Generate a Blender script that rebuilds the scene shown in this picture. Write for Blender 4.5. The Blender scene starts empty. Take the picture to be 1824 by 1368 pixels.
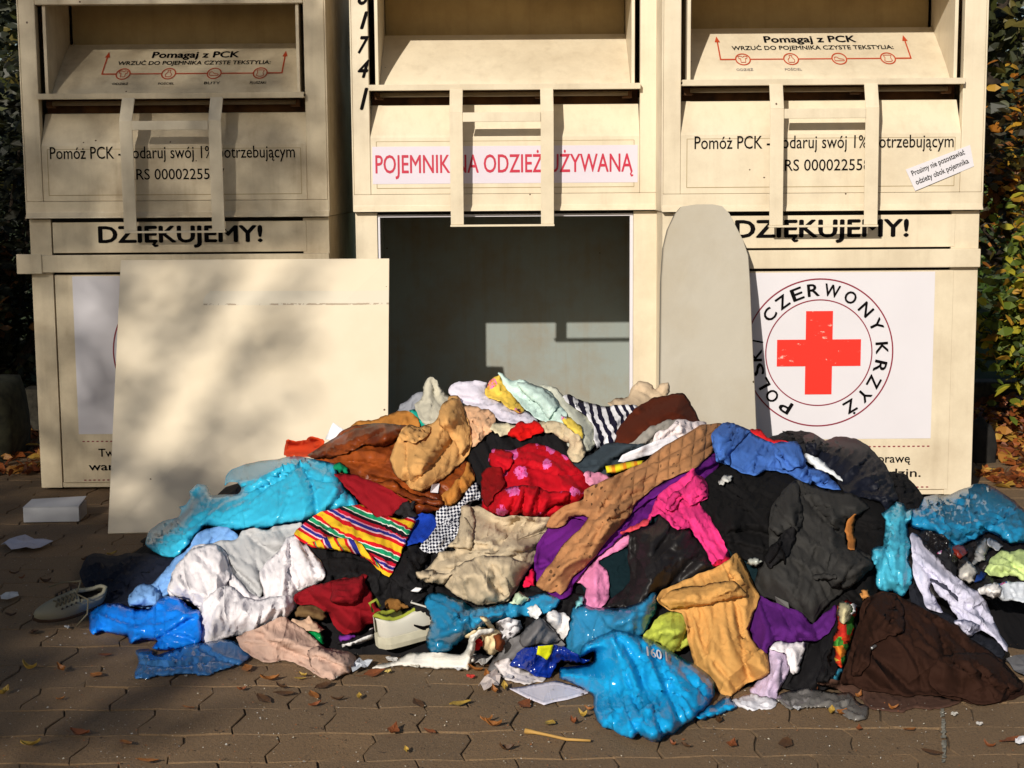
import bpy, bmesh, math, random
import numpy as np
from mathutils import Vector, Matrix, Euler
from mathutils.geometry import delaunay_2d_cdt
PI = math.pi
random.seed(7)
rng = np.random.default_rng(11)
SC = bpy.context.scene
COL = SC.collection
# ---------------------------------------------------------------- camera frame (metres, x right, y away, z up)
FPX = 2800.0; PITCH = math.atan(362/2800.0); ROLL = 0.0073; CAMH = 1.19
Fv = np.array([0, math.cos(PITCH), -math.sin(PITCH)])
_r0 = np.array([1.0, 0, 0]); _u0 = np.array([0, math.sin(PITCH), math.cos(PITCH)])
Rv = math.cos(ROLL)*_r0 - math.sin(ROLL)*_u0
Uv = math.sin(ROLL)*_r0 + math.cos(ROLL)*_u0
Cv = np.array([0, 0, CAMH])
def rays(x, y):
    x = np.asarray(x, float)[..., None]; y = np.asarray(y, float)[..., None]
    return (x-912)/FPX*Rv + (684-y)/FPX*Uv + Fv
def on_y(x, y, Y):
    d = rays(x, y); return Cv + d*(Y/d[1])
def on_g(x, y, h=0.0):
    d = rays(x, y); return Cv + d*((h-CAMH)/d[2])
def project(P):
    d = P - Cv; z = d @ Fv
    return 912+FPX*(d @ Rv)/z, 684-FPX*(d @ Uv)/z, z
# ---------------------------------------------------------------- tagging
def tag(o, label=None, cat=None, group=None, kind=None):
    if label: o['label'] = label
    if cat: o['category'] = cat
    if group: o['group'] = group
    if kind: o['kind'] = kind
    return o
def link(o, parent=None):
    COL.objects.link(o)
    if parent: o.parent = parent
    return o
def empty(name, loc=(0, 0, 0), rz=0):
    o = bpy.data.objects.new(name, None); COL.objects.link(o)
    o.location = loc; o.rotation_euler = (0, 0, rz); o.empty_display_size = .1
    return o
def mesh_obj(name, verts, faces, mat=None, parent=None, smooth=False, uv=None):
    me = bpy.data.meshes.new(name)
    me.from_pydata([tuple(v) for v in verts], [], [tuple(f) for f in faces])
    if uv is not None:
        l = me.uv_layers.new(name='UVMap')
        idx = np.empty(len(me.loops), dtype=np.int32); me.loops.foreach_get('vertex_index', idx)
        l.data.foreach_set('uv', np.asarray(uv, dtype=np.float32)[idx].ravel())
    me.update()
    if smooth: me.polygons.foreach_set('use_smooth', [True]*len(me.polygons))
    if mat: me.materials.append(mat)
    return link(bpy.data.objects.new(name, me), parent)
class MB:
    def __init__(s): s.v = []; s.f = []
    def add(s, vs, fs):
        b = len(s.v); s.v += [tuple(v) for v in vs]; s.f += [tuple(b+i for i in f) for f in fs]; return s
    def box(s, x0, x1, y0, y1, z0, z1, M=None):
        vs = [Vector((x, y, z)) for x in (x0, x1) for y in (y0, y1) for z in (z0, z1)]
        if M is not None: vs = [M @ v for v in vs]
        return s.add(vs, [(0,1,3,2),(4,6,7,5),(0,4,5,1),(2,3,7,6),(0,2,6,4),(1,5,7,3)])
    def prism_x(s, prof, x0, x1):          # profile in (y,z), extruded in x
        n = len(prof)
        vs = [(x0, p[0], p[1]) for p in prof]+[(x1, p[0], p[1]) for p in prof]
        fs = [(i, (i+1) % n, n+(i+1) % n, n+i) for i in range(n)]+[tuple(range(n))[::-1], tuple(range(n, 2*n))]
        return s.add(vs, fs)
    def tube(s, pts, r, n=6):
        pts = [Vector(p) for p in pts]; rings = []
        rr = r if isinstance(r, (list, tuple)) else [r]*len(pts)
        for i, p in enumerate(pts):
            d = (pts[min(i+1, len(pts)-1)]-pts[max(i-1, 0)]).normalized()
            a = d.cross(Vector((0, 0, 1)))
            if a.length < .05: a = d.cross(Vector((1, 0, 0)))
            a.normalize(); b = d.cross(a)
            rings.append([p+(a*math.cos(t*2*PI/n)+b*math.sin(t*2*PI/n))*rr[i] for t in range(n)])
        vs = [v for r_ in rings for v in r_]; fs = []
        for i in range(len(pts)-1):
            for t in range(n):
                fs.append((i*n+t, i*n+(t+1) % n, (i+1)*n+(t+1) % n, (i+1)*n+t))
        fs.append(tuple(range(n))); fs.append(tuple((len(pts)-1)*n+t for t in range(n))[::-1])
        return s.add(vs, fs)
    def build(s, name, mat, parent=None, bevel=0, smooth=False, solid=0):
        me = bpy.data.meshes.new(name); me.from_pydata(s.v, [], s.f)
        bm = bmesh.new(); bm.from_mesh(me); bmesh.ops.recalc_face_normals(bm, faces=bm.faces); bm.to_mesh(me); bm.free()
        if smooth: me.polygons.foreach_set('use_smooth', [True]*len(me.polygons))
        me.materials.append(mat)
        o = link(bpy.data.objects.new(name, me), parent)
        if solid:
            m = o.modifiers.new('s', 'SOLIDIFY'); m.thickness = solid
        if bevel:
            m = o.modifiers.new('b', 'BEVEL'); m.width = bevel; m.segments = 2; m.limit_method = 'ANGLE'
            m.harden_normals = False
        return o
# ---------------------------------------------------------------- materials
def lin(c, k=1.0):
    return tuple((((v/255)/12.92) if v/255 <= .04045 else (((v/255)+.055)/1.055)**2.4)*k for v in c)+(1,)
class NT:
    def __init__(s, name):
        s.m = bpy.data.materials.new(name); s.m.use_nodes = True; s.t = s.m.node_tree; s.t.nodes.clear()
        s.out = s.n('ShaderNodeOutputMaterial')
    def n(s, typ, **kw):
        nd = s.t.nodes.new(typ)
        for k, v in kw.items():
            if k.startswith('i_'): nd.inputs[k[2:].replace('_', ' ')].default_value = v
            else: setattr(nd, k, v)
        return nd
    def l(s, a, b): s.t.links.new(a, b)
    def mix(s, fac, a, b, bt='MIX'):
        nd = s.n('ShaderNodeMix', data_type='RGBA', blend_type=bt)
        for sock, val in ((nd.inputs[0], fac), (nd.inputs[6], a), (nd.inputs[7], b)):
            if hasattr(val, 'links'): s.l(val, sock)
            else: sock.default_value = val
        return nd.outputs[2]
    def math(s, op, a, b=0.0, c=None):
        nd = s.n('ShaderNodeMath', operation=op)
        for i, val in enumerate((a, b, c)):
            if val is None: continue
            if hasattr(val, 'links'): s.l(val, nd.inputs[i])
            else: nd.inputs[i].default_value = val
        return nd.outputs[0]
    def ramp(s, fac, stops, interp='LINEAR'):
        nd = s.n('ShaderNodeValToRGB'); cr = nd.color_ramp; cr.interpolation = interp
        while len(cr.elements) < len(stops): cr.elements.new(.5)
        for e, (p, c) in zip(cr.elements, stops):
            e.position = p; e.color = c if len(c) == 4 else tuple(c)+(1,)
        s.l(fac, nd.inputs[0]); return nd.outputs[0]
    def noise(s, vec, scale, detail=3, rough=.5, dist=0):
        nd = s.n('ShaderNodeTexNoise'); nd.inputs['Scale'].default_value = scale; nd.inputs['Detail'].default_value = detail
        nd.inputs['Roughness'].default_value = rough; nd.inputs['Distortion'].default_value = dist
        if vec is not None: s.l(vec, nd.inputs['Vector'])
        return nd.outputs['Fac']
    def bump(s, h, strength=.3, dist=.005, normal=None):
        nd = s.n('ShaderNodeBump'); nd.inputs['Strength'].default_value = strength; nd.inputs['Distance'].default_value = dist
        s.l(h, nd.inputs['Height'])
        if normal is not None: s.l(normal, nd.inputs['Normal'])
        return nd.outputs[0]
    def bsdf(s, col, rough=.8, normal=None, **kw):
        b = s.n('ShaderNodeBsdfPrincipled')
        if hasattr(col, 'links'): s.l(col, b.inputs['Base Color'])
        else: b.inputs['Base Color'].default_value = col
        if hasattr(rough, 'links'): s.l(rough, b.inputs['Roughness'])
        else: b.inputs['Roughness'].default_value = rough
        if normal is not None: s.l(normal, b.inputs['Normal'])
        for k, v in kw.items(): b.inputs[k.replace('_', ' ')].default_value = v
        return b
    def done(s, sh):
        s.l(sh, s.out.inputs['Surface']); return s.m
BLACK = (0, 0, 0, 1); WHITE = (1, 1, 1, 1)
def m_plain(name, c, rough=.6, k=.85, nscale=30, amt=.12, bump=.1, **kw):
    t = NT(name); co = t.n('ShaderNodeTexCoord').outputs['Object']
    n = t.noise(co, nscale, 4); b = lin(c, k)
    col = t.mix(t.ramp(n, [(.3, BLACK), (.75, WHITE)]), b, tuple(v*(1-2*amt) for v in b[:3])+(1,))
    return t.done(t.bsdf(col, rough, t.bump(n, bump, .002), **kw).outputs[0])
def m_paint(name, c, k=.8, dirt=.5, rough=.38, seed=0.0):
    """old cream enamel paint on sheet steel: slight waviness, grime, rust flecks"""
    t = NT(name); tc = t.n('ShaderNodeTexCoord'); mp = t.n('ShaderNodeMapping'); t.l(tc.outputs['Object'], mp.inputs[0])
    mp.inputs['Location'].default_value = (seed, seed*.7, seed*1.3); co = mp.outputs[0]
    ms = t.n('ShaderNodeMapping'); t.l(co, ms.inputs[0]); ms.inputs['Scale'].default_value = (14, 14, 1.1)
    b = lin(c, k)
    streak = t.ramp(t.noise(ms.outputs[0], 1.6, 5, .6), [(.5, BLACK), (.78, WHITE)])
    blot = t.ramp(t.noise(co, 3.2, 6, .65), [(.42, BLACK), (.75, WHITE)])
    grime = t.math('MULTIPLY', t.math('ADD', t.math('MULTIPLY', streak, .25), t.math('MULTIPLY', blot, .6)), dirt)
    col = t.mix(grime, b, lin((138, 106, 62), k))
    mc = t.n('ShaderNodeMapping'); t.l(co, mc.inputs[0]); mc.inputs['Scale'].default_value = (1, 1, 9); mc.inputs['Rotation'].default_value = (0, .5, 0)
    scr = t.math('MULTIPLY', t.math('GREATER_THAN', t.noise(mc.outputs[0], 13, 6, .8), .715), t.math('GREATER_THAN', t.noise(co, 1.7, 2), .5))
    col = t.mix(t.math('MULTIPLY', scr, .6), col, lin((110, 84, 52), .8))
    fine = t.noise(co, 160, 2)
    col = t.mix(t.math('MULTIPLY', fine, .12), col, lin((190, 170, 130), k))
    vor = t.n('ShaderNodeTexVoronoi'); vor.inputs['Scale'].default_value = 11; t.l(co, vor.inputs['Vector'])
    fl = t.math('LESS_THAN', t.math('ADD', vor.outputs['Distance'], t.math('MULTIPLY', t.noise(co, 90, 2), .07)), .075)
    gate = t.math('GREATER_THAN', t.noise(co, 2.3, 2), .5)
    col = t.mix(t.math('MULTIPLY', fl, gate), col, lin((82, 48, 24), .8))
    nb = t.bump(t.noise(co, 5, 3), .25, .01); nb = t.bump(fine, .12, .0006, nb)
    r = t.math('ADD', rough, t.math('MULTIPLY', grime, .35))
    return t.done(t.bsdf(col, r, nb).outputs[0])
def uvmap(t, rot=0, sc=1.0, warp=0.0, wscale=6):
    u = t.n('ShaderNodeUVMap').outputs[0]
    m = t.n('ShaderNodeMapping'); t.l(u, m.inputs[0]); m.inputs['Rotation'].default_value = (0, 0, math.radians(rot))
    m.inputs['Scale'].default_value = (sc, sc, sc); v = m.outputs[0]
    if warp:
        ns = t.n('ShaderNodeTexNoise'); ns.inputs['Scale'].default_value = wscale; ns.inputs['Detail'].default_value = 1; t.l(u, ns.inputs['Vector'])
        sub = t.n('ShaderNodeVectorMath', operation='SUBTRACT'); t.l(ns.outputs['Color'], sub.inputs[0]); sub.inputs[1].default_value = (.5, .5, .5)
        scl = t.n('ShaderNodeVectorMath', operation='SCALE'); t.l(sub.outputs[0], scl.inputs[0]); scl.inputs['Scale'].default_value = warp
        ad = t.n('ShaderNodeVectorMath', operation='ADD'); t.l(v, ad.inputs[0]); t.l(scl.outputs[0], ad.inputs[1]); v = ad.outputs[0]
    return v
def creases(t, uv, scale=9, amt=.5, dist=.006, normal=None, seed=0):
    """long soft fabric creases: ridged, stretched noise"""
    m = t.n('ShaderNodeMapping'); t.l(uv, m.inputs[0]); m.inputs['Scale'].default_value = (1, .45, 1)
    m.inputs['Location'].default_value = (seed, seed, 0)
    n = t.noise(m.outputs[0], scale, 2.5, .5, .6)
    r = t.math('ABSOLUTE', t.math('SUBTRACT', n, .5))
    r = t.math('POWER', t.math('SUBTRACT', 1.0, t.math('MULTIPLY', r, 2.2)), 6.0)
    return t.bump(r, amt, dist, normal)
def finish_cloth(t, col, uv, rough=.88, weave=420, wb=.25, sheen=.0, crease=(7, .4, .007), seed=0, trans=0.0, spec=.12):
    ed = t.n('ShaderNodeUVMap', uv_map='edge').outputs[0]; se = t.n('ShaderNodeSeparateXYZ'); t.l(ed, se.inputs[0])
    hem = t.ramp(t.math('MULTIPLY', se.outputs[0], 10.0), [(.10, WHITE), (.14, BLACK), (.17, (.3, .3, .3)), (.24, BLACK)])
    nb = t.bump(hem, .22, .003); nb = creases(t, uv, crease[0]*.7, crease[1], crease[2]*1.3, nb, seed)
    nb = creases(t, uv, crease[0]*2.1, crease[1]*.5, crease[2]*.4, nb, seed+3); nb = t.bump(t.noise(uv, 22, 3, .5, .4), .12, .004, nb)
    w = t.noise(uv, min(weave, 420), 2, .7); nb = t.bump(w, wb*.7, .0006, nb)
    shade = t.math('ADD', .86, t.math('MULTIPLY', t.noise(uv, 14, 5, .65), .26))
    hsv = t.n('ShaderNodeHueSaturation'); t.l(shade, hsv.inputs['Value'])
    if hasattr(col, 'links'): t.l(col, hsv.inputs['Color'])
    else: hsv.inputs['Color'].default_value = col
    b = t.bsdf(hsv.outputs[0], rough, nb)
    b.inputs['Sheen Weight'].default_value = sheen; b.inputs['Sheen Roughness'].default_value = .5; b.inputs['Specular IOR Level'].default_value = spec
    if trans:
        tr = t.n('ShaderNodeBsdfTranslucent'); t.l(hsv.outputs[0], tr.inputs[0]); t.l(nb, tr.inputs['Normal'])
        mx = t.n('ShaderNodeMixShader'); mx.inputs[0].default_value = trans; t.l(b.outputs[0], mx.inputs[1]); t.l(tr.outputs[0], mx.inputs[2])
        return t.done(mx.outputs[0])
    return t.done(b.outputs[0])
def m_cloth(name, c, k=.92, rot=0, **kw):
    t = NT(name); uv = uvmap(t, rot)
    return finish_cloth(t, lin(c, k), uv, seed=random.random()*9, **kw)
def m_stripes(name, stops, freq, rot, warp=.0, wscale=6, k=.9, **kw):
    t = NT(name); v = uvmap(t, rot, 1, warp, wscale); uv = uvmap(t, 0)
    sx = t.n('ShaderNodeSeparateXYZ'); t.l(v, sx.inputs[0])
    fr = t.math('FRACT', t.math('MULTIPLY', sx.outputs[1], freq))
    col = t.ramp(fr, [(p, lin(c, k)) for p, c in stops], 'CONSTANT')
    return finish_cloth(t, col, uv, **kw)
def m_floral(name, base, fl, k=.92):
    t = NT(name); uv = uvmap(t); v = uvmap(t, 20, 1, .02, 40)
    vo = t.n('ShaderNodeTexVoronoi'); vo.inputs['Scale'].default_value = 15; vo.inputs['Randomness'].default_value = .6; t.l(v, vo.inputs['Vector'])
    pet = t.noise(uv, 75, 3, .6)
    msk = t.math('LESS_THAN', t.math('ADD', vo.outputs['Distance'], t.math('MULTIPLY', pet, .3)), .52)
    inner = t.mix(t.ramp(pet, [(.45, BLACK), (.56, WHITE)]), lin(fl, k), lin((235, 120, 190), k))
    inner = t.mix(t.ramp(t.noise(uv, 130, 2), [(.60, BLACK), (.64, WHITE)]), inner, lin((190, 20, 60), k))
    col = t.mix(msk, lin(base, k), inner)
    return finish_cloth(t, col, uv, rough=.8)
def m_check(name, a, b, size, rot, k=.8):
    t = NT(name); v = uvmap(t, rot, 1, .02, 8); uv = uvmap(t)
    ch = t.n('ShaderNodeTexChecker'); ch.inputs['Scale'].default_value = size; t.l(v, ch.inputs['Vector'])
    ch.inputs['Color1'].default_value = lin(a, k); ch.inputs['Color2'].default_value = lin(b, k)
    return finish_cloth(t, ch.outputs[0], uv)
def m_knit(name, c, rot=0, k=.92, scale=60, hole=.12, strength=.8):
    t = NT(name); uv = uvmap(t); v = uvmap(t, rot, 1, .015, 10)
    m = t.n('ShaderNodeMapping'); t.l(v, m.inputs[0]); m.inputs['Scale'].default_value = (1, .55, 1)
    vo = t.n('ShaderNodeTexVoronoi'); vo.feature = 'F1'; vo.inputs['Scale'].default_value = scale; vo.inputs['Randomness'].default_value = .35; t.l(m.outputs[0], vo.inputs['Vector'])
    rib = t.n('ShaderNodeTexVoronoi'); rib.inputs['Scale'].default_value = 16; rib.inputs['Randomness'].default_value = .15; t.l(m.outputs[0], rib.inputs['Vector'])
    b0 = lin(c, k)
    holes = t.math('LESS_THAN', vo.outputs['Distance'], t.math('MULTIPLY', t.ramp(t.noise(uv, 12, 2), [(.45, BLACK), (.6, WHITE)]), hole*2))
    col = t.mix(holes, b0, tuple(x*.28 for x in b0[:3])+(1,))
    sp_ = t.n('ShaderNodeSeparateXYZ'); t.l(m.outputs[0], sp_.inputs[0])
    la = t.math('MULTIPLY', t.math('ABSOLUTE', t.math('SINE', t.math('MULTIPLY', t.math('ADD', sp_.outputs[0], sp_.outputs[1]), 72))), t.math('ABSOLUTE', t.math('SINE', t.math('MULTIPLY', t.math('SUBTRACT', sp_.outputs[0], sp_.outputs[1]), 72))))
    la = t.math('POWER', la, .45); su = t.n('ShaderNodeSeparateXYZ'); t.l(uv, su.inputs[0]); la = t.math('MAXIMUM', la, t.ramp(t.math('ADD', su.outputs[0], .5), [(.46, WHITE), (.54, BLACK)])); col = t.mix(t.ramp(la, [(.3, WHITE), (.75, BLACK)]), col, tuple(x*.78 for x in b0[:3])+(1,))
    nb = t.bump(la, .6, .01)
    nb = t.bump(vo.outputs['Distance'], -strength, .003, nb)
    bs = t.bsdf(col, .9, nb); bs.inputs['Specular IOR Level'].default_value = .2
    return t.done(bs.outputs[0])
def m_leather(name, c, c2, k=.92, rough=.42, scale=9):
    t = NT(name); uv = uvmap(t)
    n = t.noise(uv, scale, 5, .6, .7)
    col = t.mix(t.ramp(n, [(.4, BLACK), (.62, WHITE)]), lin(c, k), lin(c2, k))
    nb = creases(t, uv, 9, .5, .008); nb = t.bump(t.noise(uv, 40, 3, .6), .2, .003, nb)
    b_ = t.bsdf(col, rough, nb); b_.inputs['IOR'].default_value = 1.3; return t.done(b_.outputs[0])
def m_bag(name, c, k=1.0, trans=.35, clear=0.0, rough=.19, cs=6.5):
    """thin creased polythene"""
    t = NT(name); uv = uvmap(t)
    nb = creases(t, uv, 7, .5, .01, None, random.random()*9)
    for s_, a_, d_ in ((cs*.8, .75, .034), (cs*2.2, .4, .009)):
        nz = t.n('ShaderNodeTexNoise'); nz.inputs['Scale'].default_value = s_*.6; nz.inputs['Detail'].default_value = 1; t.l(uv, nz.inputs['Vector'])
        sc_ = t.n('ShaderNodeVectorMath', operation='SCALE'); t.l(nz.outputs['Color'], sc_.inputs[0]); sc_.inputs['Scale'].default_value = .8/s_
        q = t.n('ShaderNodeVectorMath', operation='ADD'); t.l(uv, q.inputs[0]); t.l(sc_.outputs[0], q.inputs[1])
        vo = t.n('ShaderNodeTexVoronoi'); vo.voronoi_dimensions = '2D'; vo.inputs['Scale'].default_value = s_; t.l(q.outputs[0], vo.inputs['Vector'])
        df = t.n('ShaderNodeVectorMath', operation='SUBTRACT'); t.l(q.outputs[0], df.inputs[0]); t.l(vo.outputs['Position'], df.inputs[1])
        ce = t.n('ShaderNodeVectorMath', operation='SUBTRACT'); t.l(vo.outputs['Color'], ce.inputs[0]); ce.inputs[1].default_value = (.5, .5, .5)
        dt = t.n('ShaderNodeVectorMath', operation='DOT_PRODUCT'); t.l(df.outputs[0], dt.inputs[0]); t.l(ce.outputs[0], dt.inputs[1])
        nb = t.bump(t.math('MULTIPLY', dt.outputs['Value'], s_*1.3), a_, d_, nb)
    b0 = lin(c, k)
    b = t.bsdf(b0, rough, nb); b.inputs['IOR'].default_value = 1.3; b.inputs['Coat Weight'].default_value = .3; b.inputs['Coat Roughness'].default_value = .09; t.l(nb, b.inputs['Coat Normal'])
    tr = t.n('ShaderNodeBsdfTranslucent'); tr.inputs[0].default_value = b0; t.l(nb, tr.inputs['Normal'])
    mx = t.n('ShaderNodeMixShader'); mx.inputs[0].default_value = trans; t.l(b.outputs[0], mx.inputs[1]); t.l(tr.outputs[0], mx.inputs[2])
    sh = mx.outputs[0]
    if clear:
        tp = t.n('ShaderNodeBsdfTransparent'); tp.inputs[0].default_value = tuple(.35+.65*min(1, v*1.6) for v in b0[:3])+(1,)
        gl = t.n('ShaderNodeBsdfGlossy'); gl.inputs['Roughness'].default_value = .12; t.l(nb, gl.inputs['Normal'])
        fr = t.n('ShaderNodeFresnel'); fr.inputs[0].default_value = 1.5; t.l(nb, fr.inputs['Normal'])
        m3 = t.n('ShaderNodeMixShader'); t.l(fr.outputs[0], m3.inputs[0]); t.l(tp.outputs[0], m3.inputs[1]); t.l(gl.outputs[0], m3.inputs[2])
        m2 = t.n('ShaderNodeMixShader'); m2.inputs[0].default_value = clear; t.l(sh, m2.inputs[1]); t.l(m3.outputs[0], m2.inputs[2]); sh = m2.outputs[0]
    return t.done(sh)
def m_leaf(name, cols, k=.8, trans=.25, scale=3.0):
    t = NT(name); g = t.n('ShaderNodeNewGeometry')
    col = t.ramp(g.outputs['Random Per Island'], [(i/len(cols), lin(c, k)) for i, c in enumerate(cols)], 'CONSTANT')
    b = t.bsdf(col, .55); tr = t.n('ShaderNodeBsdfTranslucent'); t.l(col, tr.inputs[0])
    mx = t.n('ShaderNodeMixShader'); mx.inputs[0].default_value = trans; t.l(b.outputs[0], mx.inputs[1]); t.l(tr.outputs[0], mx.inputs[2])
    return t.done(mx.outputs[0])
# ================================================================ text helper
PL = {'ą': ('a', 'og'), 'ę': ('e', 'og'), 'Ą': ('A', 'og'), 'Ę': ('E', 'og'), 'ż': ('z', 'dot'), 'Ż': ('Z', 'dot'), 'ź': ('z', 'ac'), 'ć': ('c', 'ac'),
      'Ć': ('C', 'ac'), 'ń': ('n', 'ac'), 'Ś': ('S', 'ac'), 'ś': ('s', 'ac'), 'ó': ('o', 'ac')}
def raw_text(s, shear=0.0):
    cu = bpy.data.curves.new('lettering', 'FONT'); cu.body = s; cu.size = 1; cu.shear = shear
    cu.resolution_u = 3; cu.fill_mode = 'FRONT'
    ob = bpy.data.objects.new('lettering', cu); COL.objects.link(ob)
    dg = bpy.context.evaluated_depsgraph_get(); dg.update()
    me = ob.evaluated_get(dg).to_mesh()
    v = [(p.co.x, p.co.y) for p in me.vertices]; f = [tuple(p.vertices) for p in me.polygons]
    ob.evaluated_get(dg).to_mesh_clear(); bpy.data.objects.remove(ob); bpy.data.curves.remove(cu)
    return v, f
def text_mesh(s, bold=0.0, shear=0.0):
    """letters with their Polish marks; weight by stacking shifted copies. returns (x, y, layer) and faces"""
    base = ''.join(PL.get(c, (c,))[0] for c in s)
    v, f = raw_text(base, shear)
    mx = lambda t: max([p[0] for p in raw_text(t)[0]], default=0.0)
    for i, c in enumerate(s):
        if c not in PL: continue
        g0, kind = PL[c]; gv, _ = raw_text(g0); w_ = max(p[0] for p in gv)-min(p[0] for p in gv); xr = mx(base[:i+1]); xc = xr-w_/2; top = max(p[1] for p in gv)
        b0 = len(v)
        if kind == 'dot': q = [(xc+.055*math.cos(t*PI/4), top+.11+.055*math.sin(t*PI/4)) for t in range(8)]; v += q; f.append(tuple(range(b0, b0+8)))
        elif kind == 'ac': v += [(xc-.05, top+.05), (xc+.02, top+.05), (xc+.13, top+.19), (xc+.02, top+.19)]; f.append((b0, b0+1, b0+2, b0+3))
        else: 
            x = xr-.05; v += [(x-.03, .0), (x+.03, .0), (x-.03, -.09), (x+.0, -.13), (x+.08, -.12), (x+.08, -.17), (x-.03, -.19), (x-.10, -.10)]
            f += [(b0, b0+7, b0+2, b0+1), (b0+7, b0+6, b0+3, b0+2), (b0+6, b0+5, b0+4, b0+3)]
    n = len(v); V = []; F = []
    off = [(0, 0)] if bold <= 0 else [(0, 0), (-bold, 0), (bold, 0), (0, bold*.8), (0, -bold*.8)]
    for k, (dx, dy) in enumerate(off):
        V += [(p[0]+dx, p[1]+dy, k) for p in v]; F += [tuple(k*n+i for i in q) for q in f]
    return V, F
def fit(v, x0, x1, z0, z1):
    xs = [p[0] for p in v]; ys = [p[1] for p in v]; a, b, c, d = min(xs), max(xs), min(ys), max(ys)
    return [(x0+(p[0]-a)/(b-a)*(x1-x0), z0+(p[1]-c)/(d-c)*(z1-z0), (p[2] if len(p) > 2 else 0)*.00012) for p in v]
def put_text(mb, s, x0, x1, z0, z1, ysurf, **kw):
    v, f = text_mesh(s, **kw); v = fit(v, x0, x1, z0, z1)
    mb.add([(x, ysurf(z)-k, z) for x, z, k in v], f)
# ================================================================ clothing bins
M_CREAM = m_paint('cream_paint', (252, 237, 208), .75, .6, seed=0)
M_CREAM2 = m_paint('cream_paint_grimy', (250, 232, 198), .74, .95, seed=4.2)
M_RUST = m_plain('rusty_steel', (120, 78, 40), .9, .7, nscale=18, amt=.4, bump=.4)
M_CREAM_SHADE = m_paint('cream_paint_shade', (222, 192, 132), .7, .9, rough=.6, seed=7.0)  # browner cream for the tray back: shade of the recess put into the colour
M_DARKGAP = m_plain('dark_gap', (24, 18, 12), .9, .8)
M_INNER = m_paint('inner_grey_paint', (140, 150, 148), .88, 1.0, rough=.7, seed=2.0)
M_INK = m_plain('black_ink', (14, 11, 12), .85, .7, amt=.02, Specular_IOR_Level=.08)
M_REDINK = m_plain('red_ink', (196, 22, 60), .5, .9, amt=.05)
M_ORINK = m_plain('orange_ink', (196, 74, 38), .5, .9, amt=.05)
M_MAROON = m_plain('maroon_ink', (140, 20, 50), .5, .9, amt=.05)
M_WHITE = m_plain('white_sticker', (240, 236, 242), .45, .78, nscale=4, amt=.03)
def m_cross():
    t = NT('red_cross_vinyl'); co = t.n('ShaderNodeTexCoord').outputs['Object']
    m = t.n('ShaderNodeMapping'); t.l(co, m.inputs[0]); m.inputs['Scale'].default_value = (1, 1, 2.6); m.inputs['Rotation'].default_value = (0, .25, 0)
    n = t.noise(m.outputs[0], 17, 6, .75); c = t.mix(t.ramp(n, [(.625, BLACK), (.65, WHITE)]), lin((240, 48, 34), .9), lin((240, 200, 185), .8))
    return t.done(t.bsdf(c, .4).outputs[0])
M_CROSS = m_cross()
W = 1.147
def lip_y(z):         # tray surface: slopes back and up from the lip
    t = (z-1.545)/.21; return .035+.27*t**1.15 if t > 0 else .035
def emblem(root, cx, cz, yf):
    S = 1/489.5
    def ring(r0, r1, name, mat):
        n = 96; vs = []; fs = []
        for i in range(n):
            a = i*2*PI/n; vs += [(cx+r0*math.sin(a), yf-.0015, cz+r0*math.cos(a)), (cx+r1*math.sin(a), yf-.0015, cz+r1*math.cos(a))]
        for i in range(n):
            j = (i+1) % n; fs.append((2*i, 2*i+1, 2*j+1, 2*j))
        return vs, fs
    mb = MB(); mb.add(*ring(131*S, 133.4*S, '', None)); mb.add(*ring(94*S, 96*S, '', None)); mb.build('emblem_ring', M_MAROON, root)
    a, b = 75*S, 24*S
    mb = MB(); P = [(-b, a), (b, a), (b, b), (a, b), (a, -b), (b, -b), (b, -a), (-b, -a), (-b, -b), (-a, -b), (-a, b), (-b, b)]
    mb.add([(cx+x, yf-.0016, cz+z) for x, z in P], [(0, 11, 2, 1), (11, 8, 5, 2), (10, 9, 8, 11), (2, 5, 4, 3), (8, 7, 6, 5)]); mb.build('red_cross', M_CROSS, root)
    mb = MB()
    for ch, an in zip('POLSKICZERWONYKRZYŻ', (-149, -133, -119, -105, -92, -79, -52, -36, -21, -6, 11, 29, 47, 64, 86, 103, 118, 133, 149)):
        v, f = text_mesh(ch, bold=.02)
        xs = [p[0] for p in v]; w_ = {'I': .006, 'W': .058, 'L': .034}.get(ch, .044)
        hz = .046 if ch != 'Ż' else .057
        v = fit(v, -w_/2, w_/2, -.023, -.023+hz)
        a_ = math.radians(an); R = 113*S
        mb.add([(cx+(R+z)*math.sin(a_)+x*math.cos(a_), yf-.0018-k, cz+(R+z)*math.cos(a_)-x*math.sin(a_)) for x, z, k in v], f)
    mb.build('emblem_lettering', M_INK, root)
def bar_piece(mb, x0, x1, prof, th):
    """flat steel strip following (y,z) points"""
    n = len(prof); a = []; b = []
    for i, (y, z) in enumerate(prof):
        p = prof[max(i-1, 0)]; q = prof[min(i+1, n-1)]; d = math.hypot(q[0]-p[0], q[1]-p[1])
        ny, nz = (q[1]-p[1])/d*th, -(q[0]-p[0])/d*th
        a.append((y, z)); b.append((y+ny, z+nz))
    for i in range(n-1):
        P = [a[i], a[i+1], b[i+1], b[i]]
        mb.prism_x(P, x0, x1)
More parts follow.
